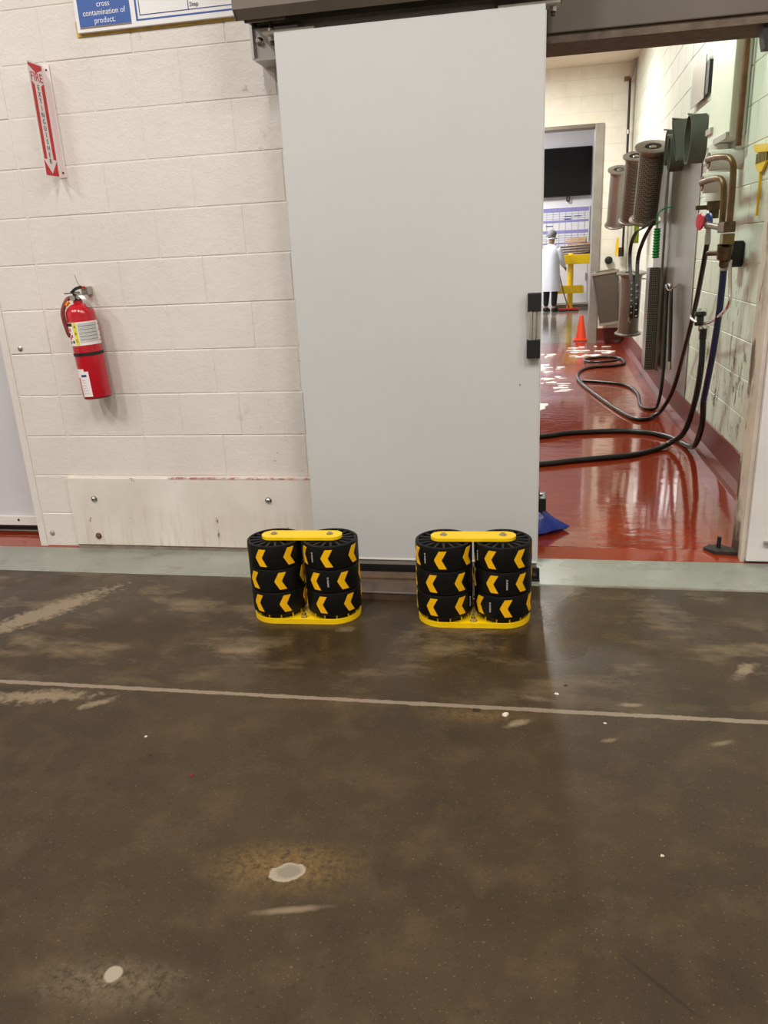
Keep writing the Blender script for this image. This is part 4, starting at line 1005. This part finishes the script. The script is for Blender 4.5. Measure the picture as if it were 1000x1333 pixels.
# yellow guard rail
yg = thing('guard_rail', (.84, 18.45, 0), 'yellow steel guard rail with round post in the far room', 'guard rail')
bm = B(); lathe(bm, [(.065, .006), (.065, 1.17), (.055, 1.20), (.03, 1.215)], 20, (.84, 18.45, 0)); ob('post', bm, M_yellow, yg, smooth=True)
bm = B(); box(bm, .565, 1.6, 18.33, 18.385, .985, 1.185, .012); ob('top_rail', bm, M_yellow, yg)
bm = B(); prism(bm, [(.545, .36), (1.12, .36), (1.13, .37), (1.13, .50), (1.10, .53), (.545, .53)], 18.33, 18.385, 'y'); ob('lower_rail', bm, M_yellow, yg)
bm = B(); cyl(bm, (.84, 18.45, .006), (.84, 18.45, .03), .13, n=20); ob('foot_plate', bm, M_yellow, yg)
# cabinet behind the rail with flattened cartons on it
cb = thing('storage_cabinet', (.95, 19.2, 0), 'white storage cabinet behind the yellow guard rail', 'cabinet')
bm = B(); box(bm, .50, 1.62, 18.85, 19.55, .08, 1.16, .01); ob('body', bm, M_trimwhite, cb)
for x0, x1 in ((.52, .87), (.885, 1.235), (1.25, 1.60)):
    bm = B(); box(bm, x0, x1, 18.83, 18.8495, .12, 1.10, .006); d = ob('cabinet_door', bm, M_backwall, cb)
    bm = B(); box(bm, x1-.05, x1-.03, 18.81, 18.83, .62, .78, .003); ob('pull', bm, M_galv, d)
bm = B(); box(bm, .54, 1.58, 18.9, 19.5, .006, .08); ob('plinth', bm, M_hood, cb)
for i in range(7):
    z = 1.161+.055*i; dx = random.uniform(-.05, .05); m = M_card if i > 3 else M_cardd
    bm = B(); w_ = .33-(.02*i if i > 3 else 0)
    Mx = Matrix.Translation((.99+dx, 19.05, z)) @ Matrix.Rotation(random.uniform(-.15, .15), 4, 'Z')
    P = [(-w_, -.16), (w_, -.18), (w_+.02, .17), (-w_+.03, .19)]
    A = [bm.verts.new(Mx @ Vector((a, b, .0+(.012 if a > 0 else 0)))) for a, b in P]; C = [bm.verts.new(Mx @ Vector((a, b, .050+(.015 if a > 0 else -.015)))) for a, b in P]
    bridge(bm, A, C); bm.faces.new(A[::-1]); bm.faces.new(C)
    tag(ob('flat_carton', bm, m), ('dark', 'dark', 'dark', 'dark', 'pale', 'pale', 'pale')[i]+' flattened carton, '+('lowest', 'second from the bottom', 'third from the bottom', 'middle one', 'third from the top', 'second from the top', 'topmost')[i]+' in the stack on the cabinet', 'carton', 'cartons stacked on the cabinet')

# red floor squeegee
sq = thing('floor_squeegee', (.8, 17.95, .006), 'red floor squeegee with grey handle beside the worker', 'squeegee')
bm = B(); box(bm, .585, 1.01, 17.87, 17.91, .035, .075, .005); ob('head', bm, mat('squeegee_red', (206, 30, 34), .4), sq)
bm = B(); box(bm, .585, 1.01, 17.885, 17.895, .0065, .036); ob('rubber_blade', bm, M_blackp, sq)
bm = B(); tube(bm, [(.80, 17.895, .075), (.70, 17.92, .35), (.58, 17.95, .80), (.56, 17.96, .92)], .014, 8); ob('handle', bm, M_hood, sq, smooth=True)
bm = B(); cyl(bm, (.80, 17.895, .07), (.785, 17.90, .14), .02, n=10); ob('socket', bm, bpy.data.materials['squeegee_red'], sq)

# ------------------------------------------------------------------ worker
def skin_mesh(name, verts, edges, radii, m, parent, lev=2, root=0):
    me = bpy.data.meshes.new(name); me.from_pydata([Vector(v) for v in verts], edges, []); me.update()
    o = bpy.data.objects.new(name, me); COL.objects.link(o)
    sk = o.modifiers.new('skin', 'SKIN'); sk.use_smooth_shade = True
    for i, r in enumerate(radii):
        rr = r if isinstance(r, tuple) else (r, r)
        me.skin_vertices[0].data[i].radius = rr; me.skin_vertices[0].data[i].use_root = (i == root)
    sb = o.modifiers.new('sub', 'SUBSURF'); sb.levels = lev; sb.render_levels = lev
    dg = bpy.context.evaluated_depsgraph_get(); em = bpy.data.meshes.new_from_object(o.evaluated_get(dg))
    bpy.data.objects.remove(o); em.materials.clear(); em.materials.append(m)
    for p in em.polygons: p.use_smooth = True
    return link(bpy.data.objects.new(name, em), parent, False)
PX, PY = .395, 17.95
pn = thing('person', (PX, PY, .006), 'person in white coat, grey hairnet and black trousers holding a squeegee', 'person', rz=-.55)
# local frame: faces +y (away from the viewer), right hand on +x
V = []; E_ = []; R_ = []
def jv(p, r, par=None):
    V.append(p); R_.append(r)
    if par is not None: E_.append((par, len(V)-1))
    return len(V)-1
pel = jv((0, 0, .90), (.13, .10)); sp1 = jv((0, 0, 1.05), (.125, .095), pel); ch_ = jv((0, .01, 1.24), (.15, .105), sp1); nk0 = jv((0, .0, 1.37), (.07, .07), ch_)
nk = jv((0, .01, 1.43), (.052, .055), nk0); hd0 = jv((0, .03, 1.50), (.066, .078), nk); hd1 = jv((0, .03, 1.58), (.076, .092), hd0); hd2 = jv((0, .025, 1.64), (.06, .07), hd1)
for s in (-1, 1):
    sh = jv((s*.165, 0, 1.335), .055, ch_)
    if s == 1: el = jv((.235, .05, 1.07), .042, sh); wr_ = jv((.20, .24, .93), .028, el); pm = jv((.19, .30, .90), (.018, .034), wr_); fdir = Vector((-.15, .75, -.3))
    else: el = jv((-.235, .02, 1.05), .042, sh); wr_ = jv((-.21, .17, .84), .028, el); pm = jv((-.20, .215, .78), (.018, .034), wr_); fdir = Vector((.05, .45, -.8))
    fdir.normalize(); sd = fdir.cross(Vector((1, 0, 0))).normalized()
    for q, (o_, L) in enumerate(((-.024, .060), (-.008, .072), (.008, .068), (.024, .052))):
        b0 = Vector(V[pm])+fdir*.035+sd*o_; f0 = jv(tuple(b0), .0095, pm); f1 = jv(tuple(b0+fdir*L*.5), .0085, f0); jv(tuple(b0+fdir*L*.75+Vector((-s*L*.4, 0, 0))), .0075, f1)
    tb0 = Vector(V[pm])-fdir*.01+sd*-.036; t0 = jv(tuple(tb0), .011, pm); jv(tuple(tb0+fdir*.045+sd*-.012+Vector((-s*.015, 0, 0))), .009, t0)
    hp = jv((s*.09, 0, .84), (.085, .085), pel); kn = jv((s*.10, .025, .47), .058, hp); an = jv((s*.10, -.01, .09), .04, kn); jv((s*.105, .07, .035), (.042, .03), an)
skin_mesh('body', V, E_, R_, M_skin, pn)
def facebit(name, loc, sc, m):
    bm = B(); bmesh.ops.create_uvsphere(bm, u_segments=12, v_segments=8, radius=1.0)
    bmesh.ops.scale(bm, vec=sc, verts=bm.verts[:]); bmesh.ops.translate(bm, vec=loc, verts=bm.verts[:]); ob(name, bm, m, pn, world=False, smooth=True)
facebit('nose', (0, .125, 1.555), (.012, .018, .018), M_skin)
for s in (-1, 1):
    facebit('eye', (s*.03, .108, 1.585), (.011, .008, .007), M_white); facebit('ear', (s*.078, .02, 1.56), (.010, .022, .032), M_skin)
facebit('mouth', (0, .112, 1.515), (.022, .008, .006), M_signred)
# hairnet
bm = B(); N = 20; pr = None
for z, f in ((1.56, 1.0), (1.60, 1.06), (1.64, 1.0), (1.68, .78), (1.705, .45), (1.712, .1)):
    rg = [bm.verts.new((.094*f*math.cos(2*PI*i/N), .018+.112*f*math.sin(2*PI*i/N), z+(.045 if math.sin(2*PI*i/N) > .3 and z < 1.62 else 0))) for i in range(N)]
    if pr: bridge(bm, pr, rg)
    pr = rg
bm.faces.new(pr); ob('hairnet', bm, M_net, pn, world=False, smooth=True)
bm = B(); tube(bm, [(-.075, .09, 1.52), (-.098, .02, 1.54), (-.05, -.085, 1.53), (.05, -.085, 1.53), (.098, .02, 1.54), (.075, .09, 1.52)], .012, 8); ob('mask_band', bm, M_coat, pn, world=False, smooth=True)
# coat: skirted torso and sleeves
bm = B(); N = 28; pr = None
for z, rx, ry, oy in ((.44, .235, .19, .01), (.60, .225, .18, .005), (.80, .21, .165, 0), (1.0, .195, .145, 0), (1.2, .205, .145, .005), (1.32, .20, .125, .005), (1.385, .13, .095, .0), (1.42, .075, .07, .005)):
    rg = [bm.verts.new((rx*(1+.03*math.sin(6*2*PI*i/N+z*5)*(1 if z < 1 else 0))*math.cos(2*PI*i/N), oy+ry*(1+.03*math.sin(5*2*PI*i/N))*math.sin(2*PI*i/N), z)) for i in range(N)]
    if pr: bridge(bm, pr, rg)
    pr = rg
ob('coat', bm, M_coat, pn, world=False, smooth=True)
for s, pp_ in ((1, [(.15, 0, 1.335), (.225, .03, 1.19), (.238, .055, 1.07), (.215, .17, .98), (.204, .215, .95)]), (-1, [(-.15, 0, 1.335), (-.225, .01, 1.18), (-.238, .025, 1.05), (-.218, .11, .92), (-.213, .15, .87)])):
    skin_mesh('sleeve', pp_, [(i, i+1) for i in range(4)], [.072, .066, .062, .055, .05], M_coat, pn)
M_trous = mat('black_trousers', (24, 24, 28), .7)
for s in (-1, 1):
    skin_mesh('trouser_leg', [(s*.09, 0, .84), (s*.10, .02, .47), (s*.10, -.008, .10)], [(0, 1), (1, 2)], [.10, .078, .062], M_trous, pn)
    bm = B(); 
    for q in (0,): prism(bm, [(-.045, .0), (.13, .0), (.14, .02), (.12, .05), (.05, .085), (-.04, .09), (-.055, .03)], s*.105-.048, s*.105+.048, 'x')
    bmesh.ops.bevel(bm, geom=bm.edges[:], offset=.012, segments=2, affect='EDGES'); ob('shoe', bm, M_black, pn, world=False, smooth=True)

# ------------------------------------------------------------------ loose chips on the hall floor
def chip(x, y, s, m, label, seed, name='paint_chip'):
    rnd = random.Random(seed); bm = B(); N = 9
    R0 = [s*rnd.uniform(.6, 1.1) for _ in range(N)]
    A = [bm.verts.new((x+R0[i]*math.cos(2*PI*i/N), y+R0[i]*.8*math.sin(2*PI*i/N), .0002)) for i in range(N)]
    C = [bm.verts.new((x+.75*R0[i]*math.cos(2*PI*i/N), y+.6*R0[i]*math.sin(2*PI*i/N), s*.35*rnd.uniform(.7, 1.2))) for i in range(N)]
    bridge(bm, A, C); bm.faces.new(A[::-1]); bm.faces.new(C); tag(ob(name, bm, m), label, 'debris')
M_dkchip = mat('dark_chip', (52, 34, 26), .7, var=.2)
chip(-.065, 2.098, .014, M_stone, 'pale curled paint chip by the floor joint below the right bumper', 1)
chip(-.157, 2.112, .013, M_dkchip, 'dark brown crumb touching the floor joint below the right bumper', 2, 'dirt_crumb')
chip(-1.103, 1.773, .009, M_dkchip, 'small dark crumb alone on the brown floor', 3, 'dirt_crumb')
chip(-.936, 1.699, .011, mat('rust_crumb', (96, 40, 26), .8), 'rust red crumb on the brown floor', 4, 'dirt_crumb')
chip(.095, 2.235, .008, M_stone, 'tiny pale chip on the wall side of the floor joint', 5)
chip(.125, 2.29, .008, M_dkchip, 'tiny black crumb between the floor joint and the doorway', 6, 'dirt_crumb')
chip(.235, 2.085, .007, M_stone, 'tiny pale chip on the open side of the floor joint', 7)
chip(-1.16, 1.86, .006, M_stone, 'tiny white speck chip beside the small dark crumb', 8)
chip(.32, 1.55, .006, M_stone, 'white speck chip alone on the open brown floor', 9)
